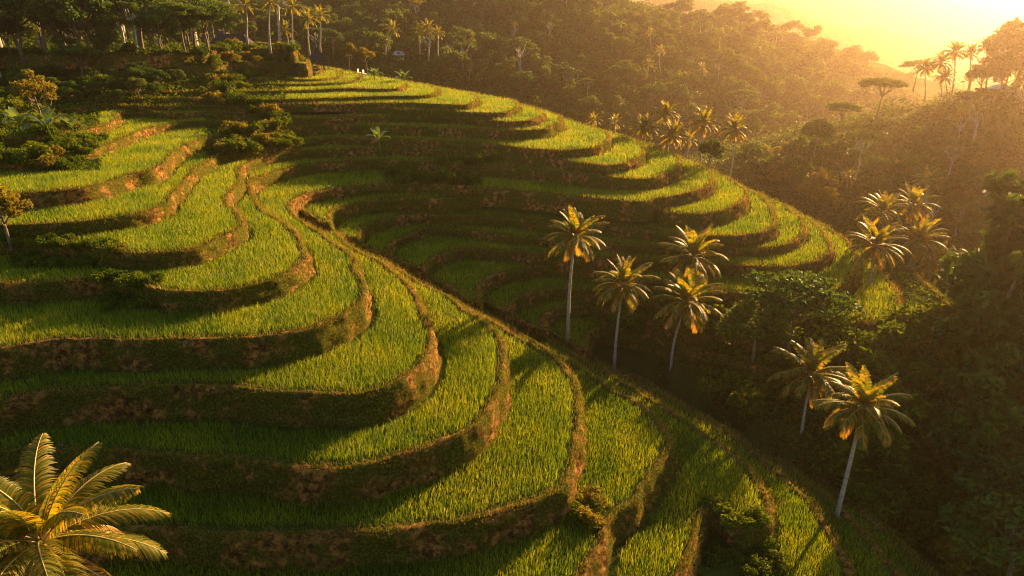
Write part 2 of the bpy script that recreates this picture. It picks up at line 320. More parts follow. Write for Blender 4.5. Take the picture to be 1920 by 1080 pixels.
for j, y in enumerate(AY):
    for i, x in enumerate(AX):
        d = math.hypot(x, y); a = min(1, max(0, (d-60)/150))
        h = HZ[j, i]-VZ
        HZ[j, i] += (noise.fractal(Vector((x*.018, y*.018, 0)), 1, 2, 4)*(1+a*(5 if d > 230 else 1.2))*min(1, h/6+.15)*(.5 if d < 230 else 1)+nz2(x, y, .12, 3)*.5)
# body under the terraces
inb = [fill(p, AX, AY) for p in polys]
jj = [j for j, y in enumerate(AY) if -12 < y < 200]; ii = [i for i, x in enumerate(AX) if -140 < x < 110]
lastp = NL-1
for j in jj:
    for i in ii:
        h = -1e9; x, y = AX[i], AY[j]
        for k in range(NL):
            if inb[k][j, i]:
                dd = dist_to(k, x, y); h = Z[k]-.5-(max(0, 1.6-dd)); 
                h = max(h, lower(k)-.5)
                break
        else:
            h = max(Z[q]-.8-dist_to(q, x, y)*.62 for q in (names.index('Zc'), names.index('fZc')))
        if k < NL and inb[k][j, i]: HZ[j, i] = h
        else: HZ[j, i] = max(HZ[j, i], h+nz2(x, y, .2, 9)*.6)
gm = grid_mesh('ground', np.stack([XX, YY, HZ], -1), M['ground'])
tag(link(bpy.data.objects.new('ground', gm)), kind='structure')
def ground_z(x, y):
    k = int((y-GY0)/GS); i = int((x-GX0)/GS)
    if 0 <= k < len(gy) and 0 <= i < len(gx) and lev[k, i] < 99: return Z[lev[k, i]]
    i = min(max(np.searchsorted(AX, x)-1, 0), len(AX)-2); j = min(max(np.searchsorted(AY, y)-1, 0), len(AY)-2)
    a = (x-AX[i])/(AX[i+1]-AX[i]); b = (y-AY[j])/(AY[j+1]-AY[j])
    return float((HZ[j, i]*(1-a)+HZ[j, i+1]*a)*(1-b)+(HZ[j+1, i]*(1-a)+HZ[j+1, i+1]*a)*b)
def ground_hit(u, v, r0=20, r1=1500):
    d = ray(u, v); d = d/math.hypot(d[0], d[1]); r = r0
    if CZ+d[2]*r <= ground_z(d[0]*r, d[1]*r): return None
    while r < r1:
        z = CZ+d[2]*r
        g = ground_z(d[0]*r, d[1]*r)
        if z <= g: return np.array([d[0]*r, d[1]*r, g])
        r += max(.4, r*.008)
    return None
# ---------------------------------------------------------------- terraces: bed + bund and bank
def nz3(p, s, seed): return noise.noise(Vector((p[0]*s, p[1]*s, p[2]*s+seed)))
lipdata = []
for k in range(NL):
    c = curves[k]; z = Z[k]; zn = lower(k)
    # drop points so that spacing grows with distance
    keep = [0]
    for i in range(1, len(c)):
        d = math.hypot(*c[keep[-1]]); 
        if np.linalg.norm(c[i]-c[keep[-1]]) > .0055*d: keep.append(i)
    c = c[keep]
    tn = np.gradient(c, axis=0); tn /= np.linalg.norm(tn, axis=1)[:, None]+1e-9
    for _ in range(2): tn[1:-1] = (tn[:-2]+tn[1:-1]*2+tn[2:])/4
    tn /= np.linalg.norm(tn, axis=1)[:, None]+1e-9
    out = np.stack([tn[:, 1], -tn[:, 0]], 1)*SGN[k]
    lipdata.append((c, out, z, zn))
    # bed: strips of ground between this lip and the foot of the next bank
    msk = inside[k].copy(); e = msk.copy()
    e[1:] &= msk[:-1]; e[:-1] &= msk[1:]; e[:, 1:] &= msk[:, :-1]; e[:, :-1] &= msk[:, 1:]
    e &= (lev >= k-2)
    BV = []; BF = []
    for j in range(len(gy)):
        row = np.concatenate([[0], e[j].astype(int), [0]]); df = np.diff(row)
        for a_, b_ in zip(np.where(df == 1)[0], np.where(df == -1)[0]):
            x0 = GX0+a_*GS; x1 = GX0+b_*GS; y0 = GY0+j*GS; n_ = len(BV)
            BV += [(x0, y0, z), (x1, y0, z), (x1, y0+GS, z), (x0, y0+GS, z)]; BF.append((n_, n_+1, n_+2, n_+3))
    m = bpy.data.meshes.new('rice_terrace'); m.from_pydata(BV, [], BF); m.materials.append(M['bed']); m.update()
    bed = tag(link(bpy.data.objects.new('rice_terrace', m)), kind='structure')
    H = z-zn
    rows = [(-.42, -.05, .02), (-.38, .05, .03), (-.26, .09, .04), (-.10, .10, .04), (.02, .04, .05)]
    nrow = 9; batter = .17*H
    for r_ in range(1, nrow+1):
        t_ = r_/nrow; rows.append((.02+batter*t_**.9, .04-(H+.21)*t_, .07+.07*math.sin(math.pi*min(1, t_*1.1))))
    G = np.zeros((len(rows), len(c), 3))
    for i in range(len(c)):
        px, py = c[i]; ox, oy = out[i]
        big = nz2(px, py, .5, 50+k)*.22
        for r_, (o_, dz, am) in enumerate(rows):
            q = (px, py, dz*1.3)
            n1 = nz3(q, 1.3, k*5)*am*1.6+nz3(q, 3.5, k*9)*am*1.3+nz3(q, 9, k*3)*am*.6
            oo = o_+n1+(big if o_ > 0 else big*.3*0)
            G[r_, i] = (px+ox*oo, py+oy*oo, z+dz+nz3(q, 2.5, 77+k)*.05*(1 if r_ else 0))
    bm = grid_mesh('bank', G if SGN[k] < 0 else G[::-1], M['bank'])
    link(bpy.data.objects.new('bank', bm), bed)
# ---------------------------------------------------------------- blades: rice and bank grass
def blades(P, az, h, wd, lean, name, mat):
    n = len(P); dx, dy = np.cos(az), np.sin(az); sx, sy = -dy, dx
    V = np.zeros((n, 5, 3))
    for c_, (t_, ww) in enumerate(((0, 1), (0, -1), (.55, .8), (.55, -.8), (1, 0))):
        b = lean*(t_**1.8)
        V[:, c_, 0] = P[:, 0]+dx*b*h+sx*wd*ww*.5
        V[:, c_, 1] = P[:, 1]+dy*b*h+sy*wd*ww*.5
        V[:, c_, 2] = P[:, 2]+h*t_*(1-.25*lean*t_)
    base = np.arange(n)[:, None]*5
    loops = (base+np.array([[0, 1, 3, 2, 2, 3, 4]])).ravel()
    st = (np.arange(n)[:, None]*7+np.array([[0, 4]])).ravel(); to = np.tile([4, 3], n)
    m = mesh_np(name, V.reshape(-1, 3), loops, st, to, mat)
    return tag(link(bpy.data.objects.new(name, m)), kind='stuff')
ys, xs = np.where(lev < 99)
CX = gx[xs]; CY = gy[ys]; LVL = lev[ys, xs]; zz = np.array(Z)[LVL]
u, v, zc = proj(np.stack([CX, CY, zz+.4], -1)); dist = np.sqrt(CX**2+CY**2+(CZ-zz)**2)
vis = (u > -260) & (u < 2180) & (v > 60) & (v < 1230) & (LVL >= 3)
CX, CY, LVL, zz, dist = CX[vis], CY[vis], LVL[vis], zz[vis], dist[vis]
P_, h_, w_, a_, l_ = [], [], [], [], []
rng = np.random.default_rng(11)
FR = [at_z(*p) for p in ((0,0,0),)] if False else None
def wild(x, y, k):      # spots where shrubs grow instead of rice (gully between the two slopes, mound on the left)
    uu, vv, _ = proj(np.array([x, y, Z[k]]))
    if k <= 12 and uu < 190 and 190 < vv < 325: return True
    if k <= 14 and 385 < uu < 545-(vv-150)*.25 and 125 < vv < 300: return True
    if 20 < uu < 225 and 452 < vv < 505: return True
    if 720 < uu < 905 and 312 < vv < 352: return True
    if k <= 7 and uu < 400: return True
    if names[k] in ('fZb', 'fZc') and (uu > 1150 and vv < 760 ): return True
    if names[k][0] in 'f' and uu > 1240 and 560 < vv < 720 and not (uu > 1540 and vv < 600): return True
    if names[k] == 'Za' and 1310 < uu < 1460 and vv > 985: return True
    return False
wildpts = []
for x, y, k, z, d in zip(CX, CY, LVL, zz, dist):
    q = (35/d)**1.25
    if d > 60 and rng.random() > q*2.2: continue
    if d <= 60 and rng.random() > q*1.9: continue
    if dist_to(k, x, y) < .6: continue
    if any(Z[q]-z < 2.4 and dist_to(q, x, y) < (Z[q]-z)*.17+.40 for q in (k-1, k-2) if q >= 0): continue
    if wild(x, y, k):
        if rng.random() < .25: wildpts.append((x, y, z, d))
        continue
    n = 13 if d < 45 else (8 if d < 70 else 6)
    sc_ = max(1, d/42)
    g = nz2(x, y, .18, k*11.0)
    for _ in range(n):
        r1, r2 = rng.random(), rng.random()*6.283
        P_.append((x+rng.normal()*.085*sc_, y+rng.normal()*.085*sc_, z-.02))
        h_.append((.43+.15*g)*(.65+.5*r1)); w_.append(.018*sc_*(.8+.5*rng.random())); a_.append(r2); l_.append(.12+.5*rng.random())
print('rice blades', len(P_))
blades(np.array(P_), np.array(a_), np.array(h_), np.array(w_), np.array(l_), 'rice_crop', M['rice'])
P_, h_, w_, a_, l_, f_ = [], [], [], [], [], []
for c, out, z, zn in lipdata:
    seg = np.linalg.norm(np.diff(c, axis=0), axis=1)
    uu, vv, _ = proj(np.column_stack([c, np.full(len(c), z)])); H = z-zn
    for i in range(len(seg)):
        if not (-200 < uu[i] < 2100 and vv[i] < 1180): continue
        d = math.hypot(c[i][0], c[i][1], CZ-z); s_ = max(1, d/38); gv = nz2(c[i][0], c[i][1], .3, 5)
        nb = seg[i]*150/s_**1.4*(.75+.9*gv)
        for _ in range(int(nb+rng.random())):
            f = rng.random(); p = c[i]+(c[i+1]-c[i])*f
            g2 = nz2(c[i][0]*1.0, c[i][1]*1.0, .45, z*3.1)
            if rng.random() < .55: o_ = rng.uniform(-.52, .06); dz = .12 if o_ > -.42 else .02; ln = .35
            elif rng.random() > .55+1.6*g2: continue
            else: t_ = rng.random()**1.6; o_ = .04+.17*H*t_+.03; dz = .06-H*t_; ln = .9
            f_.append(o_ > 0 and rng.random() < .62-1.4*nz2(c[i][0], c[i][1], .22, z))
            an = math.atan2(out[i][1], out[i][0]) + rng.normal()*(.6 if o_ > 0 else 1.6)
            P_.append((p[0]+out[i][0]*o_, p[1]+out[i][1]*o_, z+dz)); a_.append(an)
            h_.append(rng.uniform(.10, .28)*(1.0 if o_ < 0 else 1.15)*min(s_, 1.5)); w_.append(.018*s_); l_.append(ln+.4*rng.random())
print('grass blades', len(P_))
P_, a_, h_, w_, l_ = map(np.array, (P_, a_, h_, w_, l_)); dryf = np.array(f_)
for sel, mt in ((~dryf, 'grass'), (dryf, 'drygrass')): blades(P_[sel], a_[sel], h_[sel], w_[sel], l_[sel], 'bank_grass', M[mt])
# ---------------------------------------------------------------- leaf clouds
def leaf_quads(C, s, rng, up=.35, asp=1.6):
    n = len(C); nrm = rng.normal(size=(n, 3)); nrm[:, 2] += up*2; nrm /= np.linalg.norm(nrm, axis=1)[:, None]
    a = np.cross(nrm, rng.normal(size=(n, 3))); a /= np.linalg.norm(a, axis=1)[:, None]+1e-9; b = np.cross(nrm, a)
    s = np.asarray(s)[:, None]*np.ones((n, 1)); V = np.empty((n, 4, 3))
    V[:, 0] = C-a*s*asp*.5; V[:, 1] = C+b*s*.36-a*s*.05; V[:, 2] = C+a*s*asp*.5-nrm*s*.2; V[:, 3] = C-b*s*.36-a*s*.05
    return V.reshape(-1, 3)
def leaf_mesh(name, C, s, rng, mat, up=.35, asp=1.6):
    V = leaf_quads(np.asarray(C), s, rng, up, asp); return quads_mesh(name, V, np.arange(len(V)).reshape(-1, 4), mat)
def clumps_broad(rng, H, Rr, n, flat=.6):
    out = []
    for i in range(n):
        th = rng.random()*6.283; ph = rng.random()**.7; r = Rr*(.25+.62*ph)
        z = H*(.62+.30*(1-ph)*rng.random()+.1*rng.normal()*.5) + (1-ph**2)*H*.12
        out.append((r*math.cos(th), r*math.sin(th), z, Rr*rng.uniform(.24, .42), flat))
    return out
def make_tree(rng, H, Rr, ncl, nleaf, ls, style='broad', bark='bark', mat='leaf', sides=6):
    """returns trunk mesh, crown mesh"""
    tb = MB(); C = []; S = []
    r0 = H*.022+.05
    lean = rng.normal(size=2)*H*.05
    top = (lean[0], lean[1], H*.8)
    if style == 'broad': cl = clumps_broad(rng, H, Rr, ncl)
    elif style == 'flat':   # umbrella shaped crown in layers
        cl = []
        for i in range(ncl):
            th = i*2.4+rng.random(); rr = Rr*math.sqrt((i+.5)/ncl)*.85
            cl.append((rr*math.cos(th), rr*math.sin(th), H*(.93-.22*(rr/Rr)**1.5*rng.uniform(.3, 1.6)), Rr*rng.uniform(.2, .34), .22))
    elif style == 'tall':   # slim pale trunk with a small high crown
        cl = [(rng.normal()*Rr*.4, rng.normal()*Rr*.4, H*rng.uniform(.72, 1.0), Rr*rng.uniform(.3, .5), .6) for i in range(ncl)]
    elif style == 'column':
        cl = [(rng.normal()*Rr*.35, rng.normal()*Rr*.35, H*(.25+.72*i/ncl), Rr*rng.uniform(.4, .62)*(1.15-.6*i/ncl), .8) for i in range(ncl)]
    else:                   # shrub
        cl = [(rng.normal()*Rr*.5, rng.normal()*Rr*.5, H*rng.uniform(.25, .75), Rr*rng.uniform(.35, .6), .75) for i in range(ncl)]
    nseg = 6; pts = []
    for i in range(nseg+1):
        t_ = i/nseg; pts.append((top[0]*t_**1.5+rng.normal()*H*.006*(i > 0), top[1]*t_**1.5+rng.normal()*H*.006*(i > 0), -.8*(i == 0)+top[2]*t_))
    tb.tube(pts, [r0*(1.25 if i == 0 else 1-.75*i/nseg) for i in range(nseg+1)], sides)
    for c in cl[:min(len(cl), 11)]:
        zt = min(.9, max(.25, (c[2]/H-.22))); k_ = zt*nseg/.8*.8; i0 = min(nseg-1, int(k_)); p = Vector(pts[i0]).lerp(Vector(pts[i0+1]), min(1, max(0, k_-i0)))
        e = Vector((c[0], c[1], c[2])); mid = p.lerp(e, .5)+Vector((rng.normal()*.05*H, rng.normal()*.05*H, -.03*H))
        tb.tube([p, mid, e], [r0*.42, r0*.28, r0*.1], 4)
    per = nleaf//len(cl)
    for c in cl:
        n = int(per*(c[3]/(Rr*.35))**1.5)+8
        d = rng.normal(size=(n, 3)); d /= np.linalg.norm(d, axis=1)[:, None]; rad = c[3]*rng.uniform(.35, 1.08, n)**.6
        lump = 1+.25*np.sin(d[:, 0]*5+c[0])*np.sin(d[:, 1]*5+c[1])
        p = d*(rad*lump)[:, None]; p[:, 2] *= c[4]
        C.append(p+np.array(c[:3])); S.append(rng.uniform(.7, 1.3, n)*ls)
    C = np.vstack(C); S = np.concatenate(S)
    return tb.mesh('trunk', M[bark], True), leaf_mesh('crown', C, S, rng, M[mat])
rg = np.random.default_rng(21)
V_ = {}
V_['broad'] = [make_tree(rg, 7, 3.2, 22, 4200, .30) for _ in range(4)]
V_['broadfar'] = [make_tree(rg, 9, 4.2, 16, 1100, .62, sides=5) for _ in range(4)]
V_['flatfar'] = [make_tree(rg, 12, 5.5, 16, 1300, .6, 'flat', 'palebark', sides=5) for _ in range(2)]
V_['flat'] = [make_tree(rg, 12, 6.5, 26, 3800, .42, 'flat', 'bark') for _ in range(2)]
V_['tall'] = [make_tree(rg, 17, 3.0, 9, 1500, .4, 'tall', 'palebark') for _ in range(3)]
V_['column'] = [make_tree(rg, 8, 2.0, 12, 2200, .34, 'column', 'bark') for _ in range(2)]
V_['shrub'] = [make_tree(rg, 1.5, 1.15, 9, 900, .17, 'shrub', 'bark', 'shrub', 4) for _ in range(4)]
V_['goldshrub'] = [make_tree(rg, 1.8, 1.2, 8, 750, .17, 'shrub', 'bark', 'dryleaf', 4) for _ in range(2)]
V_['dry'] = [make_tree(rg, 7, 3.0, 20, 2600, .3, 'broad', 'bark', 'dryleaf') for _ in range(2)]
V_['bare'] = [make_tree(rg, 12, 3.2, 12, 320, .4, 'tall', 'palebark', 'dryleaf') for _ in range(2)]
NAMES = {'broad': 'broadleaf_tree', 'broadfar': 'broadleaf_tree', 'flat': 'umbrella_tree', 'flatfar': 'umbrella_tree', 'tall': 'forest_tree', 'column': 'slender_tree',
         'shrub': 'shrub', 'goldshrub': 'shrub', 'dry': 'broadleaf_tree', 'bare': 'sparse_tree'}
def place(kind, x, y, z, s, label, group=None, cat='tree', var=None, sz=1.0):
    tm, cm = V_[kind][rg.integers(len(V_[kind])) if var is None else var]
    if 31 < x < 60 and 60 < y < 98 and 'shrub' not in kind and s < 2: s *= .42
    e = empty(NAMES[kind], (x, y, z), rg.random()*6.28, 1); e.scale = (s, s, s*sz)
    tag(e, label, cat, group)
    link(bpy.data.objects.new('trunk' if kind not in ('shrub', 'goldshrub') else 'stem', tm), e)
    link(bpy.data.objects.new('crown' if kind not in ('shrub', 'goldshrub') else 'foliage', cm), e); return e
def inpoly(u, v, P):
    c = False; n = len(P)
    for i in range(n):
        a, b = P[i], P[(i+1) % n]
        if (a[1] > v) != (b[1] > v) and u < (b[0]-a[0])*(v-a[1])/(b[1]-a[1])+a[0]: c = not c
    return c
occupied = []
def scatter(poly, n, fn, rmin, r0=20, tries=40):
    us = [p[0] for p in poly]; vs = [p[1] for p in poly]; got = 0
    for _ in range(n*tries):
        if got >= n: break
        u_, v_ = rg.uniform(min(us), max(us)), rg.uniform(min(vs), max(vs))
        if not inpoly(u_, v_, poly): continue
        h = ground_hit(u_, v_, r0)
        if h is None: continue
        d = math.hypot(h[0], h[1]); rm = rmin(d) if callable(rmin) else rmin
        if d > 0 and any((h[0]-a)**2+(h[1]-b)**2 < ((rm+c)*.5)**2 for a, b, c in occupied): continue
        cov = False
        for cu, cv, ra, dd, bu, bv in crowns:
            if d < dd+2 and rm > 1.6 and cv-ra < v_+10 and v_-7.5*F/d*.8 < cv+ra*1.2+(bv-cv)*.8 and abs(u_-cu) < ra*.8+2.0*F/d: cov = True; break
        if cov: continue
        occupied.append((h[0], h[1], rm)); fn(h, d, u_, v_); got += 1
    return got
# ---------------------------------------------------------------- palms
def frond(L, e0, droop, az, npair, rng, seg=1, dry=False, ll=.23, twist=0.0, lw=.017):
    """one feather leaf: rachis mesh data and leaflet mesh data, in palm-top space"""
    nn = 14; pts = []; p = np.zeros(3); dirh = np.array([math.cos(az), math.sin(az), 0])
    for i in range(nn+1):
        t_ = i/nn; e = e0-droop*t_**1.35; pts.append(p.copy())
        d = dirh*math.cos(e)+np.array([0, 0, math.sin(e)]); sway = np.array([-math.sin(az), math.cos(az), 0])*twist*t_*.25
        p = p+(d+sway)*L/nn
    pts = np.array(pts); side0 = np.array([-math.sin(az), math.cos(az), 0])
    V = []; Q = []
    for k in range(npair):
        t_ = .14+.85*(k+.5)/npair; f = t_*nn; i = min(nn-1, int(f)); c = pts[i]+(pts[i+1]-pts[i])*(f-i); tg = pts[i+1]-pts[i]; tg /= np.linalg.norm(tg)
        ln = L*ll*(math.sin(math.pi*min(1, .12+t_*.86))**.55)*rng.uniform(.85, 1.1)*(1.0 if t_ < .85 else .85)
        nrm = np.cross(tg, side0); nrm /= np.linalg.norm(nrm)
        if nrm[2] < 0: nrm = -nrm
        for s_ in (-1, 1):
            if rng.random() < (.16 if dry else .04): continue
            dv = side0*s_*.80+tg*(.50+.35*t_)+nrm*.16; dv /= np.linalg.norm(dv)
            wv = tg*L*lw; q = c; prev = None
            cols = []
            for j in range(seg+2):
                u_ = j/(seg+1); g = np.array([0, 0, -1.0])*ln*(.42+.35*dry+.12*rng.random())*u_**2.1
                ww = wv*(1.0 if j == 0 else (1.05 if u_ < .7 else .12))
                pc = c+dv*ln*u_*(1-.12*u_)+g; cols.append((pc-ww, pc+ww))
            b = len(V)
            for a_, b_ in cols: V += [a_, b_]
            for j in range(seg+1): Q.append((b+2*j, b+2*j+1, b+2*j+3, b+2*j+2))
    return pts, np.array(V), np.array(Q)
def make_palm_crown(rng, L, nf, npair, seg=1, split=False):
    parts = []
    for k in range(nf):
        t_ = k/(nf-1); az = k*2.399+rng.normal()*.12
        e0 = R(84)-t_*R(112)+rng.normal()*.06; droop = R(42)+t_*R(42)*(1.6-t_)+rng.normal()*.12
        dry = t_ > .86
        parts.append((frond(L*(.72+.3*math.sin(math.pi*min(1, .25+t_*.65)))*rng.uniform(.9, 1.08), e0, droop, az, npair, rng, seg, dry, twist=rng.normal(), lw=.0062 if seg > 1 else (.016 if seg else .03)), dry))
    return parts
def palm_meshes(rng, L, nf, npair, seg, split):
    parts = make_palm_crown(rng, L, nf, npair, seg); res = []
    if split:
        for (pts, V, Q), dry in parts:
            m = quads_mesh('frond', V, Q, M['palmdry' if dry else 'palm']); rb = MB(); n = len(pts)
            rb.tube(pts, [L*.012*(1-.85*i/(n-1))+.002 for i in range(n)], 4)
            res.append(('frond', m, rb.mesh('midrib', M['rachis'], True)))
    else:
        V = np.vstack([p[0][1] for p in parts]); Q = []; o_ = 0
        for p in parts: Q.append(p[0][2]+o_); o_ += len(p[0][1])
        m = quads_mesh('crown', V, np.vstack(Q), M['palm']); rb = MB()
        for (pts, _, _), dry in parts: rb.tube(pts[::3], [L*.012*(1-.8*i/(len(pts[::3])-1)) for i in range(len(pts[::3]))], 3)
        res.append(('crown', m, rb.mesh('midrib', M['rachis'], True)))
    nb = MB()
    for k in range(9):
        a = rng.random()*6.28; c = Vector((math.cos(a)*L*.075, math.sin(a)*L*.075, -L*.05*rng.uniform(.6, 1.8))); r = L*.036
        vs = []; 
        for i in range(5):
            th = math.pi*i/4
            for j in range(6): vs.append(c+Vector((math.sin(th)*math.cos(j*1.047)*r, math.sin(th)*math.sin(j*1.047)*r, math.cos(th)*r*1.15)))
        nb.add(vs, [(i*6+j, (i+1)*6+j, (i+1)*6+(j+1) % 6, i*6+(j+1) % 6) for i in range(4) for j in range(6)])
    return res, nb.mesh('coconut_cluster', M['nut'], True)
crowns = []
rp = np.random.default_rng(5)
PALMS = [palm_meshes(rp, 3.0, 32, 36, 1, True) for _ in range(3)]
PFAR = [palm_meshes(rp, 3.0, 20, 18, 0, False) for _ in range(3)]
PHERO = palm_meshes(rp, 3.0, 30, 70, 2, True)
def d_ok(b): return 30 < math.hypot(b[0], b[1]) < 75
def palm(cu, cv, bu, bv, zb, rad, label, group, kind='near', rdist=None, var=None):
    """crown centre and trunk foot given by where they stand; rad = frond reach"""
    if rdist is None: b = at_z(bu, bv, zb)
    else:
        b = at_r(bu, bv, rdist)
        b[2] = ground_z(b[0], b[1]) if zb is None else b[2]
    _, _, zc_ = proj(b)
    d = ray(cu, cv); t_ = b[1]/d[1]; c = d*t_; c[2] += CZ          # crown in the vertical plane of the foot
    top = Vector(c)-Vector(b)
    _, _, zcc = proj(c); Lw = rad*float(zcc)/F; s = Lw/2.75
    e = empty('coconut_palm', tuple(b)); tag(e, label, 'palm tree', group)
    tb = MB(); n = 12; H = top.length; bow = rp.normal()*.03*H
    r0 = max(.10, min(.17, H*.016))*1.05 if kind != 'far' else .16
    pts = [Vector((top.x*(i/n)+bow*math.sin(math.pi*i/n), top.y*(i/n), top.z*(i/n)-(1.0 if i == 0 else 0))) for i in range(n+1)]
    tb.tube(pts, [r0*(1.55 if i == 0 else 1.12-.5*i/n)*(1+.06*(i % 2)) for i in range(n+1)], 8)
    tb.obj('trunk', M['palmbark'], e, True)
    src = PALMS if kind == 'near' else (PFAR if kind == 'far' else [PHERO])
    res, nuts = src[(rp.integers(len(src)) if var is None else var) % len(src)]
    rz = rp.random()*6.28
    Mx = Matrix.Translation(top) @ Matrix.Rotation(rz, 4, 'Z') @ Matrix.Diagonal((s, s, s, 1))
    for nm, m, rb in res:
        f = link(bpy.data.objects.new(nm, m), e); f.matrix_local = Mx
        link(bpy.data.objects.new('midrib', rb), f)
    nn_ = link(bpy.data.objects.new('coconut_cluster', nuts), e); nn_.matrix_local = Mx
    crowns.append((cu, cv, rad, math.hypot(b[0], b[1]), bu, bv)); occupied.append((b[0], b[1], 6.5 if kind == 'near' and d_ok(b) else 1.5)); return e
zl = dict(zip(names, Z))
G1 = 'tall coconut palms standing between the two terraced spurs'
palm(1078, 445, 1065, 622, zl['fZb'], 60, 'golden coconut palm with straight pale trunk, leftmost of four in the terraced bowl', G1, var=0)
palm(1168, 535, 1152, 676, zl['fZc']-.8, 62, 'coconut palm with ragged fronds just right of the leftmost palm in the terraced bowl', G1, var=1)
palm(1300, 482, 1290, 640, CZ-26, 64, 'coconut palm standing behind the glowing orange one, its crown rising above it', G1, var=2)
palm(1287, 568, 1258, 724, CZ-27, 68, 'glowing orange coconut palm with a leaning grey trunk at the crest of the near terraces', G1, var=0)
G2 = 'coconut palms above the dark trees on the lower right'
palm(1522, 702, 1497, 866, CZ-28.5, 76, 'coconut palm with yellow frond tips behind and left of the widest lower palm', G2, var=1)
palm(1618, 765, 1567, 973, CZ-26.4, 84, 'widest green coconut palm with a white trunk rooted at the lowest near terraces', G2, var=2)
palm(1748, 870, 1712, 1012, CZ-34, 72, 'dim drooping coconut palm in the shade right of the widest lower palm', G2, var=0)
G3 = 'cluster of coconut palms at the right tip of the far terraces'
palm(1640, 462, 1623, 598, CZ-24.5, 58, 'white trunked coconut palm at the far terrace tip, leftmost of the cluster', G3, var=0)
palm(1655, 398, 1668, 560, CZ-26.5, 46, 'coconut palm with golden upright fronds, topmost left of the far tip cluster', G3, var=1)
palm(1712, 385, 1710, 560, CZ-27.5, 42, 'thin crowned coconut palm, topmost right of the cluster at the far terrace tip', G3, var=2)
palm(1722, 452, 1692, 552, CZ-26.5, 54, 'grey coconut palm with leaning trunk, middle of the far tip cluster', G3, var=0)
palm(1756, 490, 1722, 578, CZ-28, 44, 'small grey coconut palm, lowest and rightmost of the far tip cluster', G3, var=1)
palm(1880, 585, 1857, 650, CZ-35, 46, 'lone dim coconut palm beside the dark roofed house at the right edge', 'coconut palms in the valley on the right', var=2)
palm(78, 1018, 95, 1330, CZ-22.5, 205, 'big sunlit coconut palm crown filling the bottom left corner, seen from above', 'coconut palms beside the near terraces', 'hero')
G4 = 'coconut palms behind the crest of the far terraces'
for i, (cu, cv, bu, bv, rd, ra, lb) in enumerate([
    (1208, 240, 1206, 305, 92, 30, 'coconut palm behind the terrace crest, left of the three crowded ones'),
    (1249, 214, 1247, 310, 95, 28, 'highest of the three crowded coconut palms behind the terrace crest'),
    (1262, 255, 1260, 320, 90, 34, 'dark bushy coconut palm behind the terrace crest under the highest crowded one'),
    (1320, 232, 1312, 325, 92, 32, 'slim coconut palm behind the terrace crest, left neighbour of the palm standing clear'),
    (1378, 244, 1366, 350, 86, 34, 'coconut palm standing clear against the mist, rightmost of those behind the terrace crest'),
    (1292, 262, 1290, 330, 94, 22, 'short coconut palm between the bushy and slim palms behind the terrace crest'),
    (1152, 230, 1152, 290, 96, 20, 'small hazy coconut palm low behind the terrace crest, second from the left'),
    (1113, 225, 1113, 280, 99, 18, 'smallest hazy coconut palm low behind the terrace crest, far left of the row')]):
    palm(cu, cv, bu, bv, None, ra, lb, G4, 'far' if i > 4 else 'near', rd)
G5 = 'silhouetted coconut palms on the ridge at the right'
for cu, cv, bu, bv, rd, ra, lb in [
    (1735, 128, 1735, 182, 160, 17, 'lone silhouetted coconut palm standing left of the ridge cluster'),
    (1765, 118, 1767, 190, 161, 19, 'leftmost silhouetted palm inside the ridge cluster'),
    (1772, 146, 1774, 190, 157, 17, 'lowest silhouetted palm inside the ridge cluster'),
    (1791, 98, 1782, 188, 160, 19, 'tallest silhouetted palm of the ridge cluster, its trunk leaning'),
    (1820, 100, 1816, 185, 163, 16, 'glowing silhouetted palm just right of the tallest on the ridge'),
    (1849, 88, 1846, 180, 163, 18, 'silhouetted palm at the right end of the ridge palms beside the big trees')]:
    palm(cu, cv, bu, bv, 1, ra*1.25, lb, G5, 'near', rd)
G6 = 'coconut palms in the dark forest beyond the top terraces'
for cu, cv, bu, bv, rd, ra in [(506, 5, 506, 88, 118, 26), (548, 12, 548, 95, 150, 26), (578, 35, 580, 95, 160, 24), (600, 28, 600, 90, 165, 22), (536, 55, 540, 100, 155, 20),
    (737, 55, 722, 95, 185, 20), (785, 60, 787, 95, 185, 20), (802, 52, 803, 98, 187, 20), (820, 62, 821, 98, 188, 16), (460, 10, 462, 70, 120, 24)]:
    palm(cu, cv, bu, bv, 1, ra, 'thin palm above dim forest', G6, 'far', rd)
for cu, cv, bu, bv, rd, ra in [(1217, 120, 1216, 150, 235, 14), (1238, 95, 1240, 140, 240, 14), (1318, 128, 1320, 165, 250, 14), (1590, 330, 1590, 372, 125, 24), (1735, 340, 1735, 390, 110, 34), (1220, 60, 1222, 100, 260, 13)]:
    palm(cu, cv, bu, bv, 1, ra, 'hazy palm on misty slope', 'hazy coconut palms on the far slopes', 'far', rd)
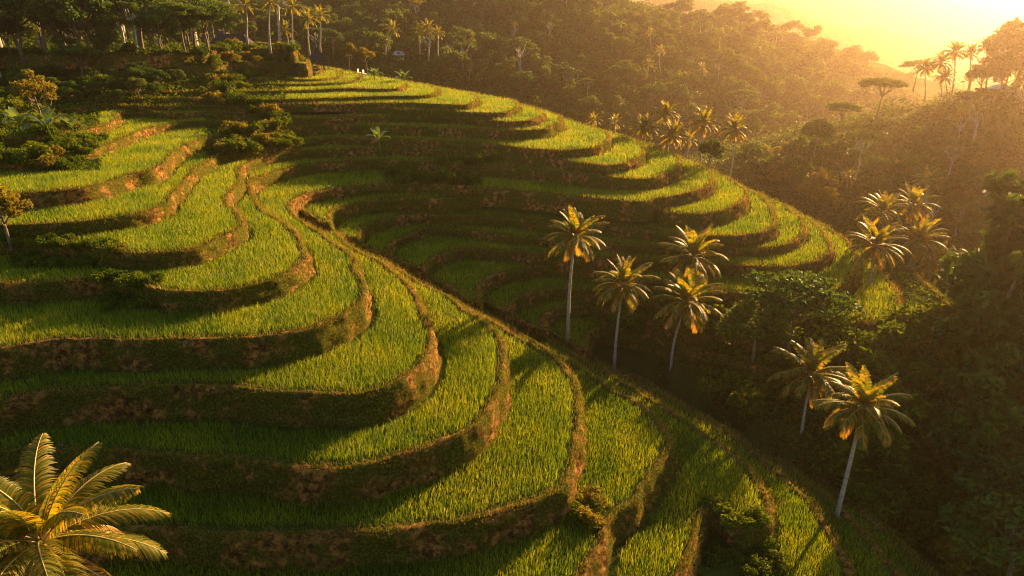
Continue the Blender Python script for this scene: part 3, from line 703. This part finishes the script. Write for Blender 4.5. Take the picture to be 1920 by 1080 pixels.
# ---------------------------------------------------------------- banana plants
def make_banana(rng, H=2.6, n=9):
    tb = MB(); tb.tube([(0, 0, -.3), (rng.normal()*.05, 0, H*.3), (rng.normal()*.1, 0, H*.55)], [.13, .1, .06], 7); out = []
    for k in range(n):
        az = k*2.4+rng.normal()*.2; e0 = R(80)-k/n*R(45); L = H*rng.uniform(.62, .85); dr = R(35)+k/n*R(75); V = []; Q = []; p = np.array([0, 0, H*.5]); nn = 9
        dh = np.array([math.cos(az), math.sin(az), 0]); sd_ = np.array([-math.sin(az), math.cos(az), 0])
        for i in range(nn+1):
            t_ = i/nn; e = e0-dr*t_**1.3; d = dh*math.cos(e)+np.array([0, 0, math.sin(e)]); wd = H*.115*(math.sin(math.pi*min(1, max(0, (t_-.16)/.86)))**.6 if t_ > .16 else 0)+.015
            up = np.cross(d, sd_); V += [p-sd_*wd+np.array([0, 0, wd*.35])+rng.normal(size=3)*.03, p, p+sd_*wd+np.array([0, 0, wd*.35])+rng.normal(size=3)*.03]; p = p+d*L/nn
        for i in range(nn):
            b = i*3; Q += [(b, b+1, b+4, b+3), (b+1, b+2, b+5, b+4)]
        out.append(quads_mesh('leaf', np.array(V), Q, M['banana'], True))
    return tb.mesh('stem', M['shrub'], True), out
BAN = [make_banana(rp) for _ in range(3)]
def banana(u, v, z, s, label, group='banana plants among the terraces', rd=None):
    b = at_z(u, v, z) if rd is None else at_r(u, v, rd); e = empty('banana_plant', tuple(b), rp.random()*6.28, s); tag(e, label, 'banana plant', group)
    st, lv = BAN[rp.integers(3)]; link(bpy.data.objects.new('stem', st), e)
    for m in lv: link(bpy.data.objects.new('leaf', m), e)
    occupied.append((b[0], b[1], 1.5))
banana(45, 268, zl['K'], 1.15, 'banana plant with upright yellow green leaves, left one of the pair on the left mound')
banana(98, 275, zl['K'], 1.25, 'banana plant with drooping dry skirt, right one of the pair on the left mound')
banana(140, 262, zl['K'], .8, 'small banana plant right of the pair on the left mound')
banana(711, 283, zl['I'], .85, 'single banana plant with one lit leaf in the shaded middle of the far terraces')
banana(703, 158, zl['N'], .9, 'bright banana plant at the top left end of the sunlit crest')
banana(758, 168, zl['M'], 1.0, 'yellow banana plant on the sunlit crest where the terraces begin to fall')
banana(553, 98, zl['S'], .9, 'banana plant beside the dark pavilion on the top terrace')
for u, v, z, s, lb in [(1208, 690, -30, 1.5, 'banana plant with pale bent leaves below the ragged palm'), (1440, 668, -31, 1.5, 'broad star shaped banana plant in the shade under the far terrace tip'),
    (1420, 712, -31.5, 1.1, 'small upright banana plant under the star shaped one'), (1345, 780, -31.5, 1.5, 'dim banana plant behind the near crest between the palms'),
    (1475, 880, -30.5, 1.1, 'bright banana plant at the foot of the left palm on the lower slope'), (1525, 905, -30.5, 1.5, 'blue green banana plant between the two lower palm trunks'),
    (1890, 1010, -36, 1.6, 'grey banana plant in the dark bottom right corner'), (1500, 625, -30.5, 1.2, 'pale banana plant in the bushes under the far terrace tip')]:
    banana(u, v, CZ+z, s, lb)
# ---------------------------------------------------------------- buildings
def hut(loc, rz, w_, d_, h, roofm, wallm, label, cat='house', hip=True, posts=False, nm='house', rh=.55):
    e = empty(nm, loc, rz); tag(e, label, cat)
    if posts:
        fb = MB(); fb.box((0, 0, .12), (w_, d_, .3)); fb.obj('floor', M['wood'], e)
        for a in (-1, 1):
            for b in (-1, 1): pb = MB(); pb.box((a*w_*.42, b*d_*.42, h*.5+.27), (.16, .16, h)); pb.obj('post', M['wood'], e)
    else:
        wb = MB(); wb.box((0, 0, h/2-.6), (w_, d_, h+1.2)); wb.obj('wall', M[wallm], e)
        for x in (-.28, .3):
            q = MB(); q.box((x*w_, -d_/2-.01, h*.55), (.8, .06, .8)); f = q.obj('window', M['wood'], e)
            q = MB(); q.box((x*w_, -d_/2-.045, h*.55), (.62, .03, .62)); q.obj('pane', M['glass'], f)
        q = MB(); q.box((0, -d_/2-.012, 1.0), (.85, .06, 2.0)); q.obj('door', M['wood'], e)
    r = MB(); W, D = w_/2+.5, d_/2+.5; ri = 0 if posts else (W-D*.6 if hip else W); zz_ = h+(.25 if posts else 0); hh = D*rh*1.3
    vs = [(-W, -D, zz_), (W, -D, zz_), (W, D, zz_), (-W, D, zz_), (-ri, 0, zz_+hh), (ri, 0, zz_+hh)]
    vs += [(x, y, z-.12) for x, y, z in vs]
    r.add(vs, [(0, 1, 5, 4), (1, 2, 5), (2, 3, 4, 5), (3, 0, 4), (7, 6, 10, 11), (8, 7, 11), (9, 8, 11, 10), (6, 9, 10), (0, 6, 7, 1), (1, 7, 8, 2), (2, 8, 9, 3), (3, 9, 6, 0)])
    r.obj('roof', M[roofm], e); occupied.append((loc[0], loc[1], max(w_, d_)*1.1)); return e
def hz(u, v, r_): p = at_r(u, v, r_); return (p[0], p[1], p[2])
p = at_z(597, 131, zl['R']); hut((p[0], p[1], zl['R']), .3, 2.2, 2.2, 1.3, 'roofdark', None, 'small open pavilion with a dark pyramid roof on the top terrace', 'pavilion', posts=True, nm='pavilion', rh=1.0)
p = at_z(455, 92, zl['T']); hut((p[0]-2, p[1]+1, zl['T']), .1, 5.5, 3, 1.0, 'roofdark', 'plaster', 'long low house with a dark roof among trees above the top terrace')
p = at_z(430, 84, zl['T']); hut((p[0]-6, p[1]+9, zl['T']+.3), -.1, 4.5, 3, 1.4, 'roofdark', 'plaster', 'house with a dark roof behind the long low one')
h = ground_hit(122, 186, 60); hut((h[0], h[1], h[2]), .2, 1.5, 1.3, .5, 'roofred', 'wood', 'little brown roofed hut in the shade beneath the left forest', 'hut')
h = ground_hit(748, 112, 150); hut((h[0], h[1], h[2]+.2), .1, 3, 2.2, 1.1, 'tin', 'plaster', 'house with a pale blue tin roof low on the wooded slope, the left of two')
h = ground_hit(778, 108, 150); hut((h[0]+1, h[1]+2, h[2]+.4), -.2, 3.6, 2.4, 1.2, 'tin', 'plaster', 'house with a blue grey tin roof on the wooded slope, the right of two')
hut(hz(1905, 640, 78), 2.2, 3.4, 2.6, .9, 'roofdark', 'plaster', 'house with a broad dark roof in the valley at the right edge')
hut(hz(1868, 178, 150), .2, 2.6, 2.0, .7, 'tin', 'wood', 'house with a shiny tin roof high on the ridge at the right')
def chair(x, y, z, rz, lb):
    e = empty('garden_chair', (x, y, z), rz); tag(e, lb, 'chair', 'white chairs at the top of the terraces')
    q = MB(); q.box((0, 0, .45), (.5, .5, .06)); q.obj('seat', M['white'], e); q = MB(); q.box((0, .25, .78), (.5, .05, .6)); q.obj('backrest', M['white'], e)
    for a in (-1, 1):
        for b in (-1, 1): q = MB(); q.box((a*.21, b*.21, .21), (.05, .05, .42)); q.obj('leg', M['white'], e)
for u, v, lb in [(674, 141, 'white chair on the top crest, the left of a pair by the bushes'), (684, 143, 'white chair on the top crest, the right of a pair by the bushes')]:
    p = at_z(u, v, zl['O']); chair(p[0], p[1], zl['O'], 1.2, lb)
# valley floor: lawn, path and pond at the right edge
gp = [ground_hit(u, v, 40) for u, v in ((1885, 640), (1990, 640), (2100, 760), (2000, 800), (1905, 765), (1872, 700))]
q = MB(); q.add([(a[0], a[1], VZ+1.1+.0*a[2]) for a in [at_z(u, v, VZ+1.1) for u, v in ((1885, 655), (1990, 640), (2100, 760), (2000, 805), (1905, 785), (1872, 700))]], [tuple(range(6))[::-1]])
tag(q.obj('lawn', M['lawn']), kind='structure')
q = MB(); PL = [at_z(u, v, VZ+1.13) for u, v in ((1862, 690), (1872, 720), (1880, 745), (1881, 775), (1876, 800), (1870, 830))]
vs = []; 
for a in PL: vs += [(a[0]-.35, a[1], a[2]), (a[0]+.35, a[1], a[2])]
q.add(vs, [(2*i, 2*i+1, 2*i+3, 2*i+2) for i in range(len(PL)-1)]); tag(q.obj('footpath', M['path']), kind='structure')
q = MB(); q.add([tuple(at_z(u, v, VZ+1.15)) for u, v in ((1876, 797), (1890, 796), (1905, 797), (1903, 804), (1886, 808), (1878, 805))], [tuple(range(6))[::-1]]); tag(q.obj('pond', M['pond']), kind='structure')
q = MB(); q.add([tuple(at_z(u, v, VZ+1.15)) for u, v in ((1787, 770), (1797, 768), (1808, 771), (1805, 779), (1790, 780))], [tuple(range(5))[::-1]]); tag(q.obj('pond', M['pond']), kind='structure')
for a in ((1885, 700, 7), (1890, 770, 4), (1884, 802, 3.0), (1797, 774, 3), (1925, 740, 7), (1920, 690, 7)):
    b = at_z(a[0], a[1], VZ); occupied.append((b[0], b[1], a[2]))
# ---------------------------------------------------------------- named trees
def tree_px(kind, u, v, rd, s, label, group=None, cat='tree', z=None, var=None, sz=1.0):
    if z is not None: b = at_z(u, v, z)
    else:
        b = at_r(u, v, rd)
    occupied.append((b[0], b[1], 3*s)); return place(kind, b[0], b[1], b[2], s, label, group, cat, var, sz)
tree_px('flat', 1643, 222, 143, .62, 'flat topped umbrella tree silhouetted on the sunlit ridge slope', var=0)
tree_px('flat', 1574, 252, 137, .48, 'smaller umbrella tree below the silhouetted one, glowing at the edge of the ridge slope', var=1)
tree_px('flat', 1712, 168, 200, .60, 'faint hazy umbrella tree just left of the lone ridge palm', var=1)
tree_px('broad', 1525, 292, 128, .85, 'round dark tree at the foot of the sunlit ridge slope')
tree_px('broad', 1328, 318, 85, .5, 'dark round bush like tree below the slim palm behind the terrace crest')
tree_px('broad', 1690, 700, None, 1.35, 'large dense dome shaped tree in the valley below the palm cluster', z=CZ-36, var=0)
tree_px('dry', 655, 128, None, .60, 'golden leaved tree at the top end of the terraces, the left of two', z=zl['Q'])
tree_px('dry', 688, 132, None, .55, 'golden leaved tree at the top end of the terraces, the right of two', z=zl['P'])
tree_px('dry', 80, 232, None, .72, 'small tree with golden crown beside the banana plants', z=zl['L'], var=0, cat='tree')
tree_px('broad', 625, 98, None, .9, 'dark round tree behind the pavilion roof', z=zl['R'])
for u, r_, s, lb in [(1900, 158, 1.9, 'biggest glowing tree at the top right corner of the ridge'), (1870, 160, 1.2, 'glowing tree just left of the biggest one at the top right corner'), (1835, 157, .9, 'dark tree below the ridge palms on the right')]:
    tree_px('broad', u, 185, r_, s, lb)
# pale trunks rising out of the left forest
GP = 'tall pale trunked trees in the dark forest at the top left'
for u, v, z, s in [(55, 78, 'S', 1.25), (122, 98, 'S', 1.2), (197, 112, 'R', 1.3), (240, 118, 'R', .9), (-20, 60, 'S', 1.3), (330, 68, 'T', 1.25), (357, 60, 'T', 1.0), (397, 60, 'T', 1.2), (380, 58, 'T', 1.1), (465, 72, 'T', 1.1), (290, 60, 'T', 1.1), (20, 40, 'T', 1.1), (85, 45, 'T', 1.2), (160, 50, 'T', 1.2)]:
    b = at_z(u, v, zl[z]); place('tall', b[0], b[1], zl[z], s, 'tall bare pale trunked tree', GP)
# left forest
def fL(h, d, u_, v_):
    k = rg.random(); kind = 'broad' if k < .5 else ('flat' if k < .65 else ('column' if k < .8 else 'tall'))
    s = rg.uniform(.75, 1.35)*(.8 if kind == 'flat' else 1); kind = kind
    if v_ > 140: s *= .5
    place(kind, h[0], h[1], h[2]-.3, s, {'broad': 'dark leafy forest tree', 'flat': 'spreading dark forest tree', 'column': 'slender dark forest tree', 'tall': 'high crowned forest tree'}[kind], 'trees of the dark forest at the top left')
scatter([(-120, 60), (400, 62), (400, 100), (385, 140), (250, 185), (200, 165), (0, 170), (-120, 190)], 100, fL, 2.1, 40)
scatter([(-120, 60), (560, 60), (540, 86), (400, 90), (-120, 62)], 30, fL, 3.4, 90)
scatter([(-120, 105), (380, 105), (395, 150), (250, 205), (-120, 215)], 35, lambda h, d, u_, v_: place('broad', h[0], h[1], h[2]-.3, rg.uniform(.3, .5)*(1), 'low dark tree under the forest edge', 'low trees at the edge of the dark forest'), 1.3, 40)
# left mound and gully shrubs
def fS(lbl, grp, smin=.6, smax=1.1, gold=.25, kinds=('shrub',)):
    def f(h, d, u_, v_):
        k = 'goldshrub' if rg.random() < gold*.7 else kinds[rg.integers(len(kinds))]
        place(k, h[0], h[1], h[2]-.15, rg.uniform(smin, smax), ('golden ' if k == 'goldshrub' else 'green ')+lbl, grp, 'shrub')
    return f
scatter([(-60, 250), (60, 225), (180, 235), (190, 270), (150, 318), (60, 330), (-60, 335)], 34, fS('shrub by the banana plants', 'shrubs on the left mound', .6, 1.1, .3), .8)
scatter([(-60, 180), (60, 190), (30, 250), (-60, 250)], 10, fS('shrub on grassy slope', 'shrubs on the upper left slope', .9, 1.5, .4), 1.2)
scatter([(385, 100), (560, 100), (572, 122), (540, 130), (470, 150), (430, 185), (520, 190), (515, 225), (440, 255), (420, 300), (455, 300), (540, 290), (545, 255), (500, 215), (400, 205), (360, 150)], 90, fS('shrub between the terraces', 'shrubs in the gully and round the top terraces', .55, 1.15, .35), 1.0)
scatter([(725, 318), (900, 318), (900, 352), (730, 350)], 12, fS('shrub amid shaded terraces', 'shrubs in the shaded middle of the far terraces', .6, 1.1, 0), 1.0)
scatter([(690, 350), (780, 350), (780, 372), (700, 372)], 0, fS('', ''), 1.0)
scatter([(10, 455), (225, 462), (240, 500), (30, 505)], 16, fS('shrub on overgrown patch', 'shrubs on the near left terraces', .4, .65, .1), .8)
scatter([(170, 545), (280, 545), (285, 580), (200, 590)], 9, fS('shrub on left bank', 'shrubs tumbling down the near left bank', .45, .75, 0), .6)
scatter([(1320, 985), (1430, 995), (1470, 1075), (1330, 1075)], 14, fS('shrub under round field', 'shrubs under the lowest round field', .35, .6, 0), .5)
scatter([(1060, 935), (1115, 930), (1110, 985), (1070, 990)], 5, fS('shrub on bank corner', 'shrubs on the bank corner', .4, .6, .9), .4)
for u, v, z, s, k, lb in [(20, 458, 'H', .55, 'dry', 'small tree with a few lit leaves at the left edge'), (688, 590, 'E', .35, 'shrub', 'shrub growing from the lit bank in the middle left'),
        (905, 838, 'C', .32, 'goldshrub', 'yellow tuft of leaves at the corner of a near bank'), (1018, 655, 'Zb', .4, 'goldshrub', 'yellow leafed shrub on the near crest'), (985, 608, 'A', .3, 'goldshrub', 'small lit shrub on the near crest, the upper one'), (1268, 745, 'Zc', .5, 'goldshrub', 'lit shrub at the crest below the orange palm')]:
    b = at_z(u, v, zl[z]); place(k, b[0], b[1], b[2], s, lb, None, 'tree' if k == 'dry' else 'shrub')
# lower right jungle
for x, y, s, lb in [(38.5, 51, 1.75, 'tallest dark tree in the valley right of the palm cluster, left of two'), (44.5, 55, 1.8, 'broad tall dark tree right of the tallest one in the valley'), (33.5, 43.5, 1.5, 'tall dark tree above the dim palm in the lower right valley'), (38, 44, 1.6, 'tall dark tree at the right edge above the lower valley'), (29.5, 37.5, 1.25, 'dark tree beside the dim palm at the lower right')]:
    place('column', x, y, ground_z(x, y)-.3, s, lb); occupied.append((x, y, 5))
def fJ(h, d, u_, v_):
    k = rg.random(); kind = 'broad' if k < .67 else ('dry' if k < .72 else ('column' if k < .86 else 'flat'))
    s = rg.uniform(.45, .95)*(.75 if kind == 'flat' else 1)
    place(kind, h[0], h[1], h[2]-.4, s, {'broad': 'round leafy valley tree', 'dry': 'yellowish leafy valley tree', 'column': 'slender dark valley tree', 'flat': 'wide spreading valley tree'}[kind], 'trees of the shaded valley at the lower right')
JP = [(1390, 660), (1500, 680), (1600, 670), (1700, 640), (1800, 580), (1960, 500), (2050, 700), (2050, 1180), (1900, 1180), (1760, 1040), (1600, 925), (1470, 850), (1360, 790), (1340, 720)]
print('valley trees', scatter(JP, 130, fJ, 2.9))
print('bushes', scatter(JP, 170, lambda h, d, u_, v_: place('shrub' if rg.random() < .93 else 'goldshrub', h[0], h[1], h[2]-.3, rg.uniform(.9, 2.0), 'bush in the shaded valley', 'bushes of the shaded valley', 'shrub'), 1.45))
def fJs(h, d, u_, v_):
    if ground_z(h[0], h[1]) > CZ-23: return
    k = 'shrub' if rg.random() < .8 else 'goldshrub'
    place(k, h[0], h[1], h[2]-.2, rg.uniform(.8, 1.6), 'bush in the shaded valley', 'bushes of the shaded valley', 'shrub')
scatter([(1230, 560), (1500, 575), (1640, 590), (1700, 640), (1500, 720), (1300, 700), (1150, 650)], 45, fJs, 1.5)
# silhouettes behind the far crest, foot of the ridge
def fC(h, d, u_, v_):
    place('dry' if rg.random() < .5 else 'broadfar', h[0], h[1], h[2]-.4, rg.uniform(.5, .85), 'hazy golden tree beyond terraces', 'hazy golden trees beyond the terrace crest')
scatter([(1400, 330), (1500, 300), (1560, 400), (1640, 430), (1640, 470), (1500, 390), (1420, 365)], 26, fC, 3.0, 90)
for u, rd, s in [(1040, 108, .55), (1065, 108, .4), (1100, 106, .3), (1180, 100, .35)]:
    b = at_r(u, 250, rd); place('broad', b[0], b[1], ground_z(b[0], b[1])-1, s+.25, 'dark tree behind terrace crest', 'dark trees peeping over the terrace crest')
def fV(h, d, u_, v_):
    if 108 < d < 130: place('broadfar' if rg.random() < .8 else 'flatfar', h[0], h[1], h[2]-.6, rg.uniform(.45, .85), 'hazy tree in misty valley', 'trees in the misty valley beyond the terraces')
scatter([(1060, 225), (1400, 150), (1640, 230), (1560, 300), (1480, 360), (1400, 340), (1200, 280)], 22, fV, 3.6, 110)
scatter([(1440, 330), (1500, 300), (1640, 430), (1640, 470), (1500, 390)], 10, fV, 3.2, 100)
# right hill
def fR(h, d, u_, v_):
    if d > 190: return
    near_top = v_ < 250
    k = rg.random(); kind = 'broadfar' if k < .7 else ('flatfar' if k < .8 else ('bare' if k < .88 else 'shrub'))
    s = rg.uniform(.4, .8)*(1.4 if kind == 'shrub' else 1)
    if kind == 'shrub': s *= 2.2
    place(kind, h[0], h[1], h[2]-.5, s, {'broadfar': 'rounded hillside tree', 'flatfar': 'flat crowned hillside tree', 'bare': 'nearly bare pale hillside tree', 'shrub': 'low hillside bush'}[kind], 'trees of the hillside at the right' if kind != 'shrub' else 'bushes of the hillside at the right', 'tree' if kind != 'shrub' else 'shrub')
scatter([(1480, 350), (1560, 330), (1700, 330), (1800, 260), (1980, 180), (1980, 540), (1700, 560), (1640, 460)], 135, fR, 3.2, 60)
scatter([(1790, 180), (1980, 150), (1980, 260), (1850, 230)], 22, fR, 3.0, 100)
far_pts = []
def wood(name, mat):            # the trees beyond counting, one mass
    Vs = []
    src = []
    for tm, cm in V_['broadfar']:
        a = np.empty(len(cm.vertices)*3, np.float32); cm.vertices.foreach_get('co', a); src.append(a.reshape(-1, 3))
    for x, y, z, sc_ in far_pts:
        a = src[rg.integers(len(src))]; th = rg.random()*6.28; c_, s_ = math.cos(th), math.sin(th)
        Vs.append(np.stack([(a[:, 0]*c_-a[:, 1]*s_)*sc_+x, (a[:, 0]*s_+a[:, 1]*c_)*sc_+y, a[:, 2]*sc_+z], 1))
    V = np.vstack(Vs); m = quads_mesh(name, V, np.arange(len(V)).reshape(-1, 4), M[mat]); tag(link(bpy.data.objects.new(name, m)), kind='stuff')
def fB(h, d, u_, v_):
    if d < 185: return
    if d > 262 and rg.random() < .8 and v_ > 20 or rg.random() < .46: far_pts.append((h[0], h[1], h[2]-.8, rg.uniform(.6, 1.2))); return
    k = rg.random(); kind = 'broadfar' if k < .74 else ('flatfar' if k < .9 else 'bare')
    s = rg.uniform(.6, 1.2)*(.85+.15*(d > 280))
    place(kind, h[0], h[1], h[2]-.8, s, {'broadfar': 'rounded misty forest tree', 'flatfar': 'flat crowned misty forest tree', 'bare': 'nearly bare pale misty tree'}[kind], 'trees of the misty forest on the far hill')
nB = scatter([(470, 60), (700, -10), (1000, -20), (1200, -12), (1330, 25), (1450, 45), (1560, 95), (1650, 140), (1720, 190), (1640, 210), (1500, 330), (1400, 300), (1000, 200), (800, 150), (560, 110)], 285, fB, lambda d: 5.2, 118)
wood('far_forest', 'leaf')
print('far hill trees', nB)
# ---------------------------------------------------------------- undergrowth: countless small leaves over the wild ground
def undergrowth(poly, n, s0, hmax, name, r0, mat='shrub', lumps=True):
    us = [p[0] for p in poly]; vs = [p[1] for p in poly]; C = []; S = []; k = 0
    while len(C) < n and k < n*3:
        k += 1; u_, v_ = rg.uniform(min(us), max(us)), rg.uniform(min(vs), max(vs))
        if not inpoly(u_, v_, poly): continue
        h = ground_hit(u_, v_, r0)
        if h is None: continue
        d = math.hypot(h[0], h[1])
        for _ in range(14):
            a = rg.normal(size=2)*d*.013; x, y = h[0]+a[0], h[1]+a[1]
            lump = max(0, nz2(x, y, .35 if d < 150 else .14, 2)+.35)
            C.append((x, y, ground_z(x, y)+rg.random()*hmax*lump*(1 if d < 150 else 3.5))); S.append(s0*d/60*rg.uniform(.6, 1.3))
    m = leaf_mesh(name, np.array(C), np.array(S), rg, M[mat], .8); tag(link(bpy.data.objects.new(name, m)), kind='stuff')
undergrowth([(1290, 5), (1450, 5), (1960, 10), (1960, 230), (1800, 200), (1700, 140), (1450, 40)], 22000, .17, 3.0, 'undergrowth', 520, 'leaf')
undergrowth(JP, 42000, .26, 1.6, 'undergrowth', 25)
undergrowth([(1100, 560), (1350, 560), (1640, 600), (1700, 520), (1780, 500), (1500, 720), (1300, 700), (1130, 640)], 14000, .22, 1.0, 'undergrowth', 45)
undergrowth([(1060, 225), (1400, 110), (1700, 190), (1760, 215), (1500, 420), (1400, 360), (1200, 285)], 26000, .17, 1.6, 'undergrowth', 92, 'leaf')
undergrowth([(1680, 250), (1760, 190), (1960, 80), (1960, 270)], 12000, .17, .9, 'undergrowth', 120)
undergrowth([(1400, 420), (1420, 320), (1560, 290), (1700, 200), (1960, 160), (1960, 620), (1640, 640), (1600, 470)], 75000, .17, .8, 'undergrowth', 80)
undergrowth([(440, 110), (470, 40), (700, -20), (1000, -30), (1200, -12), (1330, 25), (1450, 45), (1560, 95), (1650, 140), (1720, 190), (1640, 260), (1500, 360), (1400, 320), (1000, 210), (800, 170), (560, 120)], 60000, .24, 1.2, 'undergrowth', 120)
undergrowth([(-120, 60), (400, 62), (400, 150), (250, 205), (-120, 215)], 32000, .2, 1.5, 'undergrowth', 60)
C = []; S = []
for x, y, z, d in wildpts:
    lump = max(.1, nz2(x, y, .5, 4)+.45)
    for _ in range(3 if d > 50 else 5): C.append((x+rg.normal()*.2, y+rg.normal()*.2, z+rg.random()*.7*lump)); S.append(.13*max(1, d/45)*rg.uniform(.6, 1.4))
m = leaf_mesh('ground_cover', np.array(C), np.array(S), rg, M['shrub'], .6); tag(link(bpy.data.objects.new('ground_cover', m)), kind='stuff')
# ---------------------------------------------------------------- labels: say where each look-alike stands
def where(o):
    p = Vector(o.location); p.z += 2; u, v, _ = proj(np.array(p)); u = float(u); v = float(v)
    a = 'at the left edge' if u < 120 else 'far left' if u < 360 else 'left of centre' if u < 720 else 'near the centre' if u < 1100 else 'right of centre' if u < 1450 else 'far right' if u < 1780 else 'at the right edge'
    b = 'at the very top' if v < 60 else 'high up' if v < 200 else 'above mid height' if v < 480 else 'below mid height' if v < 800 else 'near the bottom'
    return a, b, u, v
byl = {}
for o in AUTO:
    byl.setdefault((o['label'], o['group']), []).append(o)
ORD = ['first', 'second', 'third', 'fourth', 'fifth', 'sixth', 'seventh', 'eighth', 'ninth', 'tenth']
NUM = ['', '', 'two', 'three', 'four', 'five', 'six', 'seven', 'eight', 'nine', 'ten']
for (lb, gr), os_ in byl.items():
    if len(os_) < 2: continue
    cells = {}
    for o in os_:
        a, b, u, v = where(o); cells.setdefault((a, b), []).append((u, o))
    for (a, b), lst in cells.items():
        lst.sort(key=lambda t: t[0]); n = len(lst)
        for i, (u, o) in enumerate(lst):
            base = lb+', '+a+' '+b
            if 1 < n <= 10: base += ', '+ORD[i]+' of '+NUM[n]
            if len(base.replace(',', '').split()) > 16: print('long', base)
            o['label'] = base
# ---------------------------------------------------------------- haze
hb = MB(); hb.box((300, 1400, 55), (6400, 3400, 112)); 
m, t, o = newmat('haze'); vp = t.nodes.new('ShaderNodeVolumePrincipled')
vp.inputs['Color'].default_value = (1, .74, .52, 1); vp.inputs['Density'].default_value = HAZE_DENS; vp.inputs['Anisotropy'].default_value = HAZE_G
t.links.new(vp.outputs[0], o.inputs['Volume'])
#HZ
tag(hb.obj('haze', m), kind='stuff')
